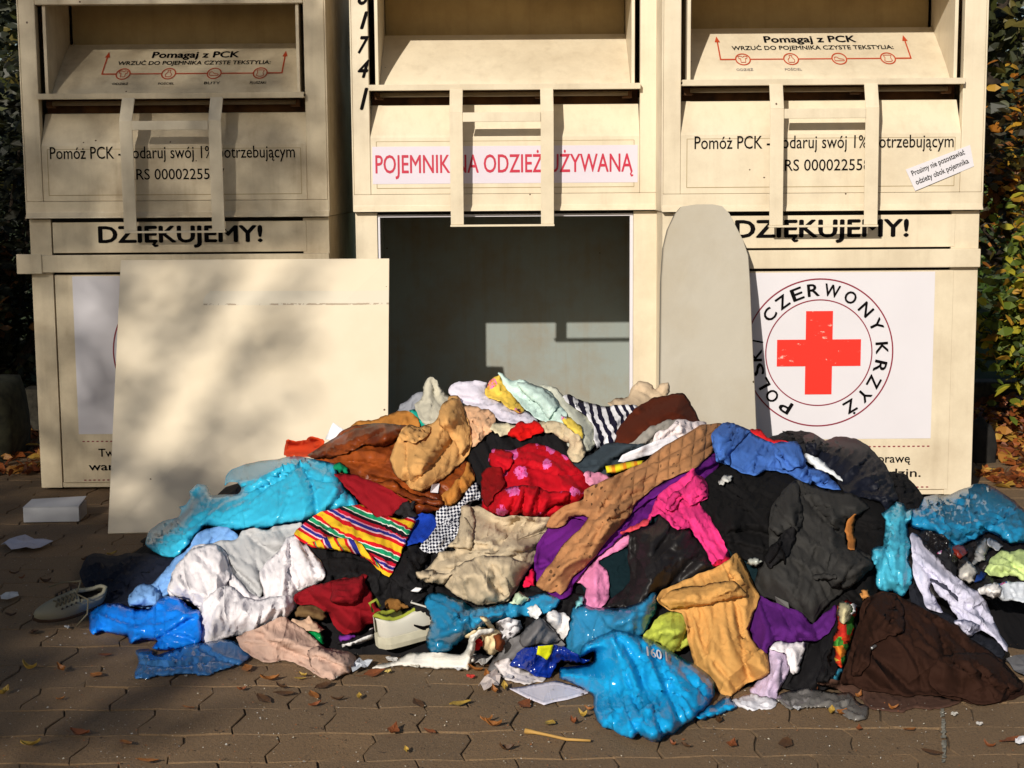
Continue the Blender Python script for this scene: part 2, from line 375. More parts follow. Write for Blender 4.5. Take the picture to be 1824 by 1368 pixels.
def make_bin(x0, y0, dz, label, kind, hb=(0.38, .795)):
    root = empty('clothing_bin', (x0, y0, dz))
    tag(root, label, 'clothing bin', 'clothing collection bins in a row')
    open_front = kind == 'open'
    cm = M_CREAM2 if kind == 'left' else M_CREAM
    # lower body shell
    mb = MB()
    mb.box(0, .018, .004, 1.05, .03, 1.078); mb.box(W-.018, W, .004, 1.05, .03, 1.078)
    mb.box(.018, W-.018, 1.03, 1.05, .03, 1.078); mb.box(.018, W-.018, .004, 1.03, .03, .05)
    mb.build('body', cm if not open_front else M_CREAM, root, bevel=.002)
    if open_front:
        mb = MB(); mb.box(.019, .024, .036, 1.02, .051, 1.5); mb.box(W-.024, W-.019, .036, 1.02, .051, 1.5)
        mb.box(.025, W-.025, 1.015, 1.028, .051, 1.5); mb.box(.025, W-.025, .12, 1.014, 1.48, 1.5)
        mb.build('inner_lining', M_INNER, root)
    mb = MB(); mb.box(0, .082, -.002, .0038, .03, 1.074); mb.box(.0185, .082, .0038, .035, .03, 1.074); mb.build('front_post', cm, root, bevel=.0015)
    mb = MB(); mb.box(W-.10, W, -.002, .0038, .03, 1.074); mb.box(W-.10, W-.0185, .0038, .035, .03, 1.074); mb.build('front_post', cm, root, bevel=.0015)
    for x in (.06, W-.16):
        for y in (.06, .9): mb = MB(); mb.box(x, x+.1, y, y+.08, -dz, .03); mb.build('foot', M_DARKGAP, root)
    if open_front:
        mb = MB(); mb.box(.0825, .092, .006, .03, .05, 1.056); mb.box(.0825, W-.1005, .006, .03, 1.056, 1.066)
        mb.box(W-.113, W-.1005, .006, .03, .05, 1.056)
        mb.build('door_frame', M_WHITE, root, bevel=.0015)
        mb = MB(); mb.box(.082, W-.1, .012, .05, 1.066, 1.078); mb.build('gap_strip', M_DARKGAP, root)
    else:
        mb = MB(); mb.box(.0823, W-.1003, .015, .03, .05, 1.072); mb.build('gap_strip', M_DARKGAP, root)
        mb = MB(); mb.box(.088, W-.087, -.004, .014, .945, 1.062); mb.build('name_strip', cm, root, bevel=.002)
        mb = MB(); xl = -.042 if kind == 'left' else .0
        mb.box(xl, W+.001, -.03, -.0045, .872, .938); mb.box(.01, W-.01, -.0042, .01, .885, .93); mb.build('belt_rail', cm, root, bevel=.003)
        if kind == 'left':
            mb = MB(); mb.box(-.046, .05, -.036, -.0305, .868, .943); mb.box(-.046, -.0425, -.03, .03, .868, .943); mb.build('belt_bracket', M_CREAM2, root, bevel=.002)
        d = MB(); d.box(.088, W-.087, -.004, .014, .05, .862); door = d.build('door', cm, root, bevel=.002)
        # stickers and lettering on the door
        cx = W/2
        mb = MB(); mb.box(cx-.418, cx+.418, -.0052, -.0043, .242, .856); mb.build('white_sticker', M_WHITE, door)
        emblem(door, cx, .562, -.0055)
        mb = MB()
        put_text(mb, 'Twoja pomoc to szansa na poprawę', cx-.345, cx+.345, .142, .184, lambda z: -.0055, bold=.012)
        put_text(mb, 'warunków życia wielu rodzin.', cx-.385, cx+.385, .088, .130, lambda z: -.0055, bold=.012)
        mb.build('lettering', M_INK, door)
        mb = MB()
        for i in range(46):
            for zz in (.213, .052+.008):
                x = cx-.405+i*.018; mb.add([(x, -.0055, zz-.0022), (x+.009, -.0055, zz-.0022), (x+.009, -.0055, zz+.0022), (x, -.0055, zz+.0022)], [(0, 1, 2, 3)])
        mb.build('dotted_line', M_MAROON, door)
        mb = MB(); put_text(mb, 'DZIĘKUJEMY!', .262, .892, .962, 1.048, lambda z: -.0055, bold=.03); mb.build('lettering', M_INK, root)
    # ---- upper hopper housing
    mb = MB()
    mb.box(-.006, .0, -.02, 1.06, 1.08, 2.12); mb.box(W, W+.006, -.02, 1.06, 1.08, 2.12)
    mb.box(.0, W, 1.05, 1.06, 1.08, 2.12); mb.box(-.02, W+.02, -.04, 1.08, 2.12, 2.145)
    mb.build('housing', cm, root, bevel=.002)
    mb = MB(); mb.box(.0005, .062, -.02, .02, 1.142, 2.119); mb.build('upper_post', cm, root, bevel=.0025)
    mb = MB(); mb.box(W-.078, W-.0005, -.02, .02, 1.142, 2.119); mb.build('upper_post', cm, root, bevel=.0025)
    mb = MB(); mb.prism_x([(-.02, 1.1415), (-.02, 1.10), (-.034, 1.082), (-.034, 1.078), (.02, 1.08), (.02, 1.1415)], -.004, W+.004); mb.build('bottom_rail', cm, root, bevel=.0015)
    mb = MB(); mb.box(.0625, W-.0785, -.021, .02, 1.875, 2.119); mb.build('top_panel', cm, root, bevel=.0025)
    fp = MB(); fp.prism_x([(-.0165, 1.1425), (-.0165, 1.352), (-.012, 1.362), (.055, 1.475), (.075, 1.475), (.02, 1.345), (.02, 1.1425)], .0625, W-.0785)
    fp = fp.build('front_panel', cm, root, bevel=.002)
    mb = MB(); mb.box(.0625, W-.0785, .09, .11, 1.40, 1.56); mb.build('gap_strip', M_RUST, root)
    mb = MB(); mb.tube([(.10, .03, 1.512), (W-.12, .03, 1.512)], .009, 8); mb.build('hinge_rod', m_plain('worn_steel', (150, 130, 100), .5, .6), root, smooth=True)
    for x in (.075, .68, W-.14):
        mb = MB(); mb.box(x, x+.035, .03, .06, 1.495, 1.521); mb.build('hinge_bracket', M_RUST, root, bevel=.002)
    # swinging tray
    tray = MB()
    prof = [(lip_y(z), z) for z in np.linspace(1.545, 1.755, 12)]
    back = [(y+.012, z-.004) for y, z in prof][::-1]
    for i in range(11):
        tray.prism_x([prof[i], prof[i+1], back[10-i], back[11-i]], .098, W-.11)
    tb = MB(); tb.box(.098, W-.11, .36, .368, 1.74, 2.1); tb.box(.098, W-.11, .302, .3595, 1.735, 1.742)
    tr = tray.build('tray', cm, root); tb.build('tray_back', M_CREAM_SHADE, tr)
    for xa in (.085, W-.1095): mb = MB(); mb.box(xa, xa+.0125, -.005, .32, 1.5475, 2.1); mb.build('tray_side', cm, tr, bevel=.0015)
    mb = MB(); mb.prism_x([(-.052, 1.545), (-.05, 1.524), (.06, 1.528), (.06, 1.534), (-.046, 1.5305), (-.046, 1.539), (.05, 1.541), (.05, 1.546)], .064, W-.079)
    lip = mb.build('tray_lip', cm, tr, bevel=.001)
    # pull handle: two bent flat bars and two cross bars
    hx0, hx1 = hb
    zk = 1.44
    pr = [(-.052, 1.528), (-.112, zk), (-.098, 1.03)]
    if kind == 'right': pr = [(-.052, 1.528), (-.085, zk), (-.095, 1.03)]
    for x in (hx0, hx1-.048): mb = MB(); bar_piece(mb, x, x+.048, pr, -.006); h = mb.build('handle_bar', M_CREAM, root, bevel=.0015)
    mb = MB(); mb.box(hx0+.0485, hx1-.0485, pr[1][0]-.006, pr[1][0]-.001, zk-.035, zk-.001); mb.build('cross_bar', M_CREAM, h, bevel=.0015)
    mb = MB(); mb.box(hx0-.002, hx1+.002, pr[2][0]-.004, pr[2][0]+.022, 1.022, 1.0295); mb.build('cross_bar', M_CREAM, h, bevel=.0015)
    return root, fp, tr
def bx(root, px, py, dy=0.0):      # photo measure to bin-local metres
    p = on_y(px, py, root.location.y+dy); return p[0]-root.location.x, p[2]-root.location.z
B1 = make_bin(-1.843, 6.05, -.018, 'shaded cream clothing bin at the left, mostly hidden behind the leaning metal panel', 'left', (.385, .765))
B2 = make_bin(-.585, 5.95, 0, 'open cream clothing bin in the middle with its door missing and a red lettered sign', 'open', (.363, .745))
B3 = make_bin(.549, 5.72, -.004, 'sunlit cream clothing bin at the right showing a large red cross emblem', 'right', (.372, .757))
# white sign with red lettering
r, fp, tr = B2
a = bx(r, 664, 328, -.017); b = bx(r, 1136, 258, -.017)
mb = MB(); mb.box(a[0], b[0], -.0178, -.0167, a[1], b[1]); sg = mb.build('sign', m_plain('sign_white', (238, 228, 240), .4, .76, nscale=3, amt=.03), r)
a = bx(r, 669, 312, -.018); b = bx(r, 1128, 266, -.018)
mb = MB(); put_text(mb, 'POJEMNIK NA ODZIEŻ UŻYWANĄ', a[0], b[0], a[1]-.016, b[1]+.001, lambda z: -.0183, bold=.012); mb.build('lettering', M_REDINK, sg)
mb = MB()
for ch, ya, yb in (('8', -24, 9), ('1', 20, 52), ('7', 64, 96), ('4', 106, 139), ('1', 156, 196)):
    a = bx(r, 637, yb, -.02); b = bx(r, 658, ya, -.02); v, f = text_mesh(ch, bold=.03, shear=.35)
    w_ = .0 if ch != '1' else .008
    v = fit(v, a[0]+w_, b[0]-w_*.5, a[1], b[1]); mb.add([(x, -.0215-k, z) for x, z, k in v], f)
mb.build('lettering', M_INK, r)
def tray_print(B, xs, full):
    r, fp, tr = B; mb = MB(); ys = lambda z: lip_y(z)-.003
    def T(s, xa, xb, z0, z1, **kw): put_text(mb, s, xs+xa/489., xs+xb/489., z0, z1, ys, **kw)
    T('Pomagaj z PCK', 88, 255, 1.686, 1.722, bold=.03)
    T('WRZUĆ DO POJEMNIKA CZYSTE TEKSTYLIA:', 27, 318, 1.660, 1.686, bold=.02)
    mb.build('lettering', M_INK, tr)
    mb = MB()
    names = ('ODZIEŻ', 'POŚCIEL', 'BUTY', 'PLUSZAKI') if full else ('ODZIEŻ', 'POŚCIEL')
    for i, s in enumerate(names): T(s, 43+86*i-15, 43+86*i+15, 1.583, 1.594, bold=.01)
    mb.build('small_lettering', M_INK if full else m_plain('faded_ink', (150, 140, 140), .6), tr)
    mb = MB()
    def seg(xa, za, xb, zb, w):
        n = 8; dx, dz = xb-xa, (zb-za); L = math.hypot(dx, dz); nx, nz = -dz/L*w/2, dx/L*w/2; vs = []
        for i in range(n+1):
            t = i/n; x = xa+dx*t; z = za+dz*t; vs += [(x+nx, ys(z+nz)-.0005, z+nz), (x-nx, ys(z-nz)-.0005, z-nz)]
        mb.add(vs, [(2*i, 2*i+1, 2*i+3, 2*i+2) for i in range(n)])
    X = lambda p: xs+p/489.
    zc = 1.628; cs = [43, 129, 215, 302]; r_ = 14/489.
    seg(X(3), zc, X(43)-r_, zc, .005); seg(X(302)+r_, zc, X(343), zc, .005)
    for a_, b_ in zip(cs, cs[1:]): seg(X(a_)+r_, zc, X(b_)-r_, zc, .004)
    seg(X(3), zc-.002, X(3), 1.70, .005); seg(X(343), zc-.002, X(343), 1.70, .005)
    for x in (3, 343): mb.add([(X(x)-.010, ys(1.698)-.001, 1.698), (X(x)+.010, ys(1.698)-.001, 1.698), (X(x), ys(1.722)-.001, 1.722)], [(0, 1, 2)])
    rz = .0235
    for c in cs:
        vs = []; n = 28
        for i in range(n):
            a_ = i*2*PI/n
            for k in (1, .84): vs.append((X(c)+r_*k*math.cos(a_), ys(zc+rz*k*math.sin(a_))-.0005, zc+rz*k*math.sin(a_)))
        mb.add(vs, [(2*i, 2*i+1, (2*i+3) % (2*n), (2*i+2) % (2*n)) for i in range(n)])
    # little icons: shirt, bedding pouch, shoe, bear
    def poly(c, pts, k=.5):
        vs = []; n = len(pts)
        pts = [Vector((p[0]*r_, p[1]*rz)) for p in pts]
        for i in range(n):
            a_, b_ = pts[i], pts[(i+1) % n]; seg(X(c)+a_.x, zc+a_.y, X(c)+b_.x, zc+b_.y, .0022)
    poly(43, [(-.6, .5), (-.2, .55), (0, .35), (.2, .55), (.6, .5), (.5, .1), (.3, .15), (.3, -.5), (-.3, -.5), (-.3, .15), (-.5, .1)])
    poly(129, [(-.2, .6), (.2, .6), (.12, .3), (.42, -.1), (.35, -.55), (-.35, -.55), (-.42, -.1), (-.12, .3)])
    poly(215, [(-.6, .25), (-.3, .3), (0, 0), (.55, -.1), (.6, -.35), (-.6, -.35)])
    poly(302, [(-.5, .5), (-.25, .55), (.25, .55), (.5, .5), (.35, .1), (.5, -.4), (.2, -.55), (-.2, -.55), (-.5, -.4), (-.35, .1)])
    mb.build('icon_print', M_ORINK, tr)
tray_print(B3, .215, False)
tray_print(B1, .262, True)
for B, k in ((B1, 0), (B3, 1)):
    r, fp, tr = B; mb = MB(); y_ = lambda z: -.0178
    xa = .095 if k == 0 else .112
    put_text(mb, 'Pomóż PCK - podaruj swój 1% potrzebującym', xa, xa+.93, 1.287, 1.348, y_, bold=.004)
    put_text(mb, 'KRS 0000225587', xa+.29, xa+.66, 1.222, 1.263, y_, bold=.004)
    mb.build('lettering', M_INK, fp)
# paper sticker at a slant on the right bin
r, fp, tr = B3
q = [bx(r, *p, -.0215) for p in ((1630, 340), (1735, 296), (1728, 258), (1613, 302))]
mb = MB(); yb_ = -.0225
mb.add([(x, yb_, z) for x, z in q]+[(x, yb_+.0008, z) for x, z in q], [(3, 2, 1, 0), (4, 5, 6, 7), (0, 1, 5, 4), (1, 2, 6, 5), (2, 3, 7, 6), (3, 0, 4, 7)])
st = mb.build('paper_sticker', M_WHITE, r)
o_ = Vector(q[0]); ux = (Vector(q[1])-Vector(q[0])); uz = (Vector(q[3])-Vector(q[0]))
mb = MB()
for s, a0, b0 in (('Prosimy nie pozostawiać', .55, .86), ('odzieży obok pojemnika', .14, .45)):
    v, f = text_mesh(s, bold=.012); v = fit(v, .06, .95, a0, b0)
    mb.add([((o_+ux*x+uz*z).x, yb_-.0012-k, (o_+ux*x+uz*z).y) for x, z, k in v], f)
mb.build('lettering', M_INK, st)
# bear/seam line frames scratched round the front panels
for B in (B1, B2, B3):
    r, fp, tr = B; mb = MB(); x0, x1, z0, z1 = .085, W-.1, 1.165, 1.338
    for (xa, xb, za, zb) in ((x0, x1, z0-.0012, z0+.0012), (x0-.001, x0+.0012, z0, z1), (x1-.001, x1+.0012, z0, z1), (x0, x1, z1-.0008, z1+.0008)):
        mb.add([(xa, -.0172, za), (xb, -.0172, za), (xb, -.0172, zb), (xa, -.0172, zb)], [(0, 1, 2, 3)])
    mb.build('seam_line', m_plain('dirt_seam', (190, 165, 118), .8, .7), fp)
# ================================================================ leaning steel panel (the missing door)
def slab4(name, c4, th, mat, bevel=.002, parent=None):
    c = [Vector(p) for p in c4]; n = (c[1]-c[0]).cross(c[3]-c[0]).normalized()
    mb = MB(); mb.add([p for p in c]+[p-n*th for p in c], [(0, 1, 2, 3), (7, 6, 5, 4), (0, 4, 5, 1), (1, 5, 6, 2), (2, 6, 7, 3), (3, 7, 4, 0)])
    return mb.build(name, mat, parent, bevel=bevel), n
pt = Vector(on_y(215, 463, 5.945)); pr = Vector(on_y(693.5, 460, 5.865)); pb = Vector(on_g(192, 950, .004)); pq = Vector(on_g(690, 938, .004))
def m_panel():
    t = NT('panel_paint'); co = t.n('ShaderNodeTexCoord').outputs['Object']; b = lin((252, 236, 208), .72)
    blot = t.ramp(t.noise(co, 3, 6, .6), [(.45, BLACK), (.8, WHITE)]); col = t.mix(t.math('MULTIPLY', blot, .25), b, lin((200, 175, 130), .8))
    sx = t.n('ShaderNodeSeparateXYZ'); t.l(co, sx.inputs[0])
    # pale glue band with a rusty lower lip across the upper part of the panel
    zz = t.math('ADD', sx.outputs[2], t.math('MULTIPLY', t.noise(co, 30, 4, .7), .006))
    band = t.math('MULTIPLY', t.math('GREATER_THAN', zz, .745), t.math('LESS_THAN', zz, .795))
    gx = t.ramp(sx.outputs[0], [(0, BLACK), (1, WHITE)])
    xm = t.math('GREATER_THAN', t.math('ADD', sx.outputs[0], t.math('MULTIPLY', t.noise(co, 9, 3), .3)), -.98)
    col = t.mix(t.math('MULTIPLY', t.math('MULTIPLY', band, xm), .45), col, lin((226, 220, 205), .8))
    lipz = t.math('MULTIPLY', t.math('GREATER_THAN', zz, .7455), t.math('LESS_THAN', zz, .7515))
    rm = t.math('MULTIPLY', lipz, t.math('GREATER_THAN', t.noise(co, 22, 5, .7), .47))
    col = t.mix(t.math('MULTIPLY', t.math('MULTIPLY', rm, xm), .55), col, lin((130, 92, 52), .8))
    vo = t.n('ShaderNodeTexVoronoi'); vo.inputs['Scale'].default_value = 9; t.l(co, vo.inputs['Vector'])
    fl = t.math('MULTIPLY', t.math('LESS_THAN', t.math('ADD', vo.outputs['Distance'], t.math('MULTIPLY', t.noise(co, 90, 2), .08)), .07), t.math('GREATER_THAN', t.noise(co, 4, 2), .5))
    col = t.mix(fl, col, lin((90, 62, 36), .8))
    nb = t.bump(t.noise(co, 2.2, 2), .5, .03); nb = t.bump(t.noise(co, 200, 2), .1, .0006, nb)
    return t.done(t.bsdf(col, .42, nb).outputs[0])
pan, _n = slab4('metal_panel', (pb, pq, pr, pt), .016, m_panel())
tag(pan, 'loose cream metal door panel leaning against the bins left of the open doorway', 'metal panel')
# ================================================================ ironing board
prof = [(1178, 800), (1176, 700), (1177, 600), (1178, 500), (1182, 440), (1190, 407), (1203, 380), (1213, 368), (1240, 364), (1270, 364), (1287, 367), (1300, 380), (1313, 405), (1325, 428), (1334, 455), (1337, 500), (1341, 600), (1346, 700), (1350, 800)]
def ib_plane(px, py):
    d = rays(px, py); # plane from (y=5.30,z=0) to (y=5.665,z=1.10)
    k = (5.655-5.30)/1.10
    t_ = (5.30+k*CAMH)/(d[1]-k*d[2]); return Cv+d*t_
pts = [Vector(ib_plane(*p)) for p in prof]
fl_, fr_ = pts[0].copy(), pts[-1].copy()
dn = (pts[0]-pts[2]).normalized(); fl_ = pts[0]+dn*((pts[0].z-.01)/-dn.z); dn2 = (pts[-1]-pts[-3]).normalized(); fr_ = pts[-1]+dn2*((pts[-1].z-.01)/-dn2.z)
pts = [fl_]+pts+[fr_]
# refine outline
ref = []
for i in range(len(pts)-1):
    for k in range(3): ref.append(pts[i].lerp(pts[i+1], k/3))
ref.append(pts[-1])
nrm = Vector((0, -1.10, .355)).normalized()
cen = sum(ref, Vector())/len(ref)
n_ = len(ref); vs = []
for off, sc_ in ((0, .0), (-.004, 0), (-.02, .012), (-.028, .012)):   # front inset, rim, back
    for p in ref:
        vs.append(p - nrm*(-off if False else 0) + Vector((0, 0, 0)))
vs = []
rings = [(.0, .955), (.0, .975), (-.003, .99), (-.010, 1.0), (-.022, 1.0), (-.028, .985)]
for off, s in rings:
    for p in ref:
        c_ = Vector((cen.x, p.y, p.z)); q = c_.lerp(p, s); vs.append(q+nrm*off)
fs = [tuple(range(n_))]
for r_i in range(len(rings)-1):
    for i in range(n_):
        j = (i+1) % n_; fs.append((r_i*n_+i, r_i*n_+j, (r_i+1)*n_+j, (r_i+1)*n_+i))
fs.append(tuple((len(rings)-1)*n_+i for i in range(n_))[::-1])
def m_ib():
    t = NT('ironing_cover'); co = t.n('ShaderNodeTexCoord').outputs['Object']; b = lin((204, 196, 180), .72)
    st = t.ramp(t.noise(co, 2.5, 6, .6), [(.4, BLACK), (.8, WHITE)]); col = t.mix(t.math('MULTIPLY', st, .65), b, lin((176, 160, 132), .75))
    vo = t.n('ShaderNodeTexVoronoi'); vo.inputs['Scale'].default_value = 7; t.l(co, vo.inputs['Vector'])
    col = t.mix(t.math('LESS_THAN', vo.outputs['Distance'], .035), col, lin((90, 80, 60), .8))
    nb = t.bump(t.noise(co, 4, 3, .5, .5), .6, .02); nb = t.bump(t.noise(co, 22, 4, .6), .35, .004, nb); nb = t.bump(t.noise(co, 500, 2), .3, .001, nb)
    b_ = t.bsdf(col, .85, nb); b_.inputs['Specular IOR Level'].default_value = .2
    return t.done(b_.outputs[0])
ib = empty('ironing_board', (float(cen.x), 5.3, 0)); tag(ib, 'ironing board with worn pale grey cover stood on end left of the red cross', 'ironing board')
off_ = Vector(ib.location)
mb = MB(); mb.add([v-off_ for v in vs], fs); mb.build('cover', m_ib(), ib, smooth=False)
mb = MB(); rim = [p+nrm*(-.030)-off_ for p in ref]; mb.tube([Vector((cen.x-off_.x, p.y, p.z)).lerp(p, .97) for p in rim], .007, 8); mb.build('rim_frame', m_plain('board_steel', (170, 165, 155), .4, .7, Metallic=.6), ib, smooth=True)
# ================================================================ the heap: depth field + cloth draping
CROP = {'A': (100, 740, 3.8), 'B': (500, 740, 3.8), 'C': (900, 740, 3.8), 'D': (1344, 740, 3.8), 'E': (0, 1008, 3.8), 'F': (400, 1008, 3.8),
        'G': (840, 1008, 3.8), 'H': (1344, 1008, 3.8), 'V': (600, 440, 2.85), 'W': (1184, 440, 2.85), 'L': (0, 440, 2.85),
        'K': (1440, 880, 4.75), 'M': (1100, 640, 4.75), 'N': (640, 640, 4.75), 'P': (0, 0, 1)}
GX0, GY0, GC = -140, 560, 4
GW, GH = (1990-GX0)//GC, (1480-GY0)//GC
def interp(xs, ys, x): return np.interp(x, xs, ys)
def heap_h(X, Y):
    yf = interp([-1.6, -1.25, -.93, -.6, -.3, 0, .25, .5, .9, 1.2, 1.7, 2.2], [4.9, 4.25, 3.95, 3.85, 3.8, 3.72, 3.55, 3.55, 3.55, 3.6, 3.95, 4.5], X)
    hr = interp([-1.5, -1.25, -1.085, -.935, -.65, -.45, -.25, .1, .48, .65, 1.08, 1.21, 1.52, 1.95], [0, .04, .13, .27, .385, .46, .545, .565, .55, .465, .40, .31, .24, .12], X)
    yr = 4.62+.25*np.clip((-X-.9)/.5, 0, 1)+.1*np.clip((X-1.1)/.5, 0, 1)
    t = np.clip((Y-yf)/(yr-yf), 0, 1)
    h = hr*(1-(1-t)**1.55)
    h = h*np.where(Y > yr, 1-.35*np.clip((Y-yr)/1.1, 0, 1), 1)
    return h
gx = GX0+GC*np.arange(GW); gy = GY0+GC*np.arange(GH)
PXg, PYg = np.meshgrid(gx, gy)
Dg = rays(PXg, PYg)
def init_depth():
    best = np.full(PXg.shape, np.inf); gap = np.full(PXg.shape, np.inf); done = np.zeros(PXg.shape, bool)
    for z in np.arange(3.0, 6.4, .012):
        P = Cv+Dg*z
        g = P[..., 2]-np.maximum(heap_h(P[..., 0], P[..., 1]), 0)
        back = np.where(P[..., 0] < -.40, 5.27+.62*P[..., 2]-.05, np.where((P[..., 0] > .5) & (P[..., 0] < .95), 5.28+.32*P[..., 2]-.05, 5.62))
        back = np.where(P[..., 0] < -1.40, 9, back)
        better = (~done) & (g < gap); best = np.where(better, z, best); gap = np.where(better, g, gap)
        hit = (~done) & ((g <= 0) | (P[..., 1] > back)); 
        hb = hit & (P[..., 1] > back) & (g > 0)
        best = np.where(hit & ~hb, z, best)
        best = np.where(hb, np.minimum(best, z), best)
        done |= hit
    return best
D0 = init_depth()
def blur(A, n):
    for _ in range(n):
        A = np.pad(A, 1, 'edge'); A = (A[:-2, 1:-1]+A[2:, 1:-1]+2*A[1:-1, 1:-1])/4
        A = np.pad(A, 1, 'edge'); A = (A[1:-1, :-2]+A[1:-1, 2:]+2*A[1:-1, 1:-1])/4
    return A
D0 = blur(D0, 6)
DACC = D0.copy()
def samp(A, px, py):
    u = np.clip((px-GX0)/GC, 0, GW-1.001); v = np.clip((py-GY0)/GC, 0, GH-1.001)
    i = u.astype(int); j = v.astype(int); fu = u-i; fv = v-j
    return (A[j, i]*(1-fu)+A[j, i+1]*fu)*(1-fv)+(A[j+1, i]*(1-fu)+A[j+1, i+1]*fu)*fv
def topx(crop, pts):
    x0, y0, s = CROP[crop]; return np.array([(x0+p[0]/s, y0+p[1]/s) for p in pts], float)
def catmull(P, step, rough, sharp=False):
    n = len(P); out = []
    for i in range(n):
        p0, p1, p2, p3 = P[i-1], P[i], P[(i+1) % n], P[(i+2) % n]
        L = np.hypot(*(p2-p1)); k = max(1, int(round(L/step)))
        for j in range(k):
            t = j/k
            if sharp: q = p1+(p2-p1)*t
            else:
                c = .5*((2*p1)+(-p0+p2)*t+(2*p0-5*p1+4*p2-p3)*t*t+(-p0+3*p1-3*p2+p3)*t**3); q = .55*c+.45*(p1+(p2-p1)*t)
            out.append(q)
    out = np.array(out)
    if rough:
        m = len(out); ph = rng.uniform(0, 6.28, 6); a = np.arange(m)/m*2*PI
        d = sum(np.sin(a*f_+ph[i])/(i+1.5) for i, f_ in enumerate((5, 9, 14, 23, 31, 43)))*rough
        tn = np.roll(out, -1, 0)-np.roll(out, 1, 0); tn /= (np.linalg.norm(tn, axis=1)[:, None]+1e-9)
        out = out+np.stack([-tn[:, 1], tn[:, 0]], 1)*d[:, None]
    return out
def inside(poly, x, y):
    c = np.zeros(x.shape, bool); n = len(poly); j = n-1
    for i in range(n):
        xi, yi = poly[i]; xj, yj = poly[j]
        if yi != yj: c ^= ((yi > y) != (yj > y)) & (x < (xj-xi)*(y-yi)/(yj-yi)+xi)
        j = i
    return c
def edge_dist(poly, Q):
    d = np.full(len(Q), 1e9); a = poly; b = np.roll(poly, -1, 0)
    for i in range(len(a)):
        ab = b[i]-a[i]; L = ab@ab+1e-9; t = np.clip(((Q-a[i])@ab)/L, 0, 1); e = Q-(a[i]+t[:, None]*ab); d = np.minimum(d, np.hypot(e[:, 0], e[:, 1]))
    return d
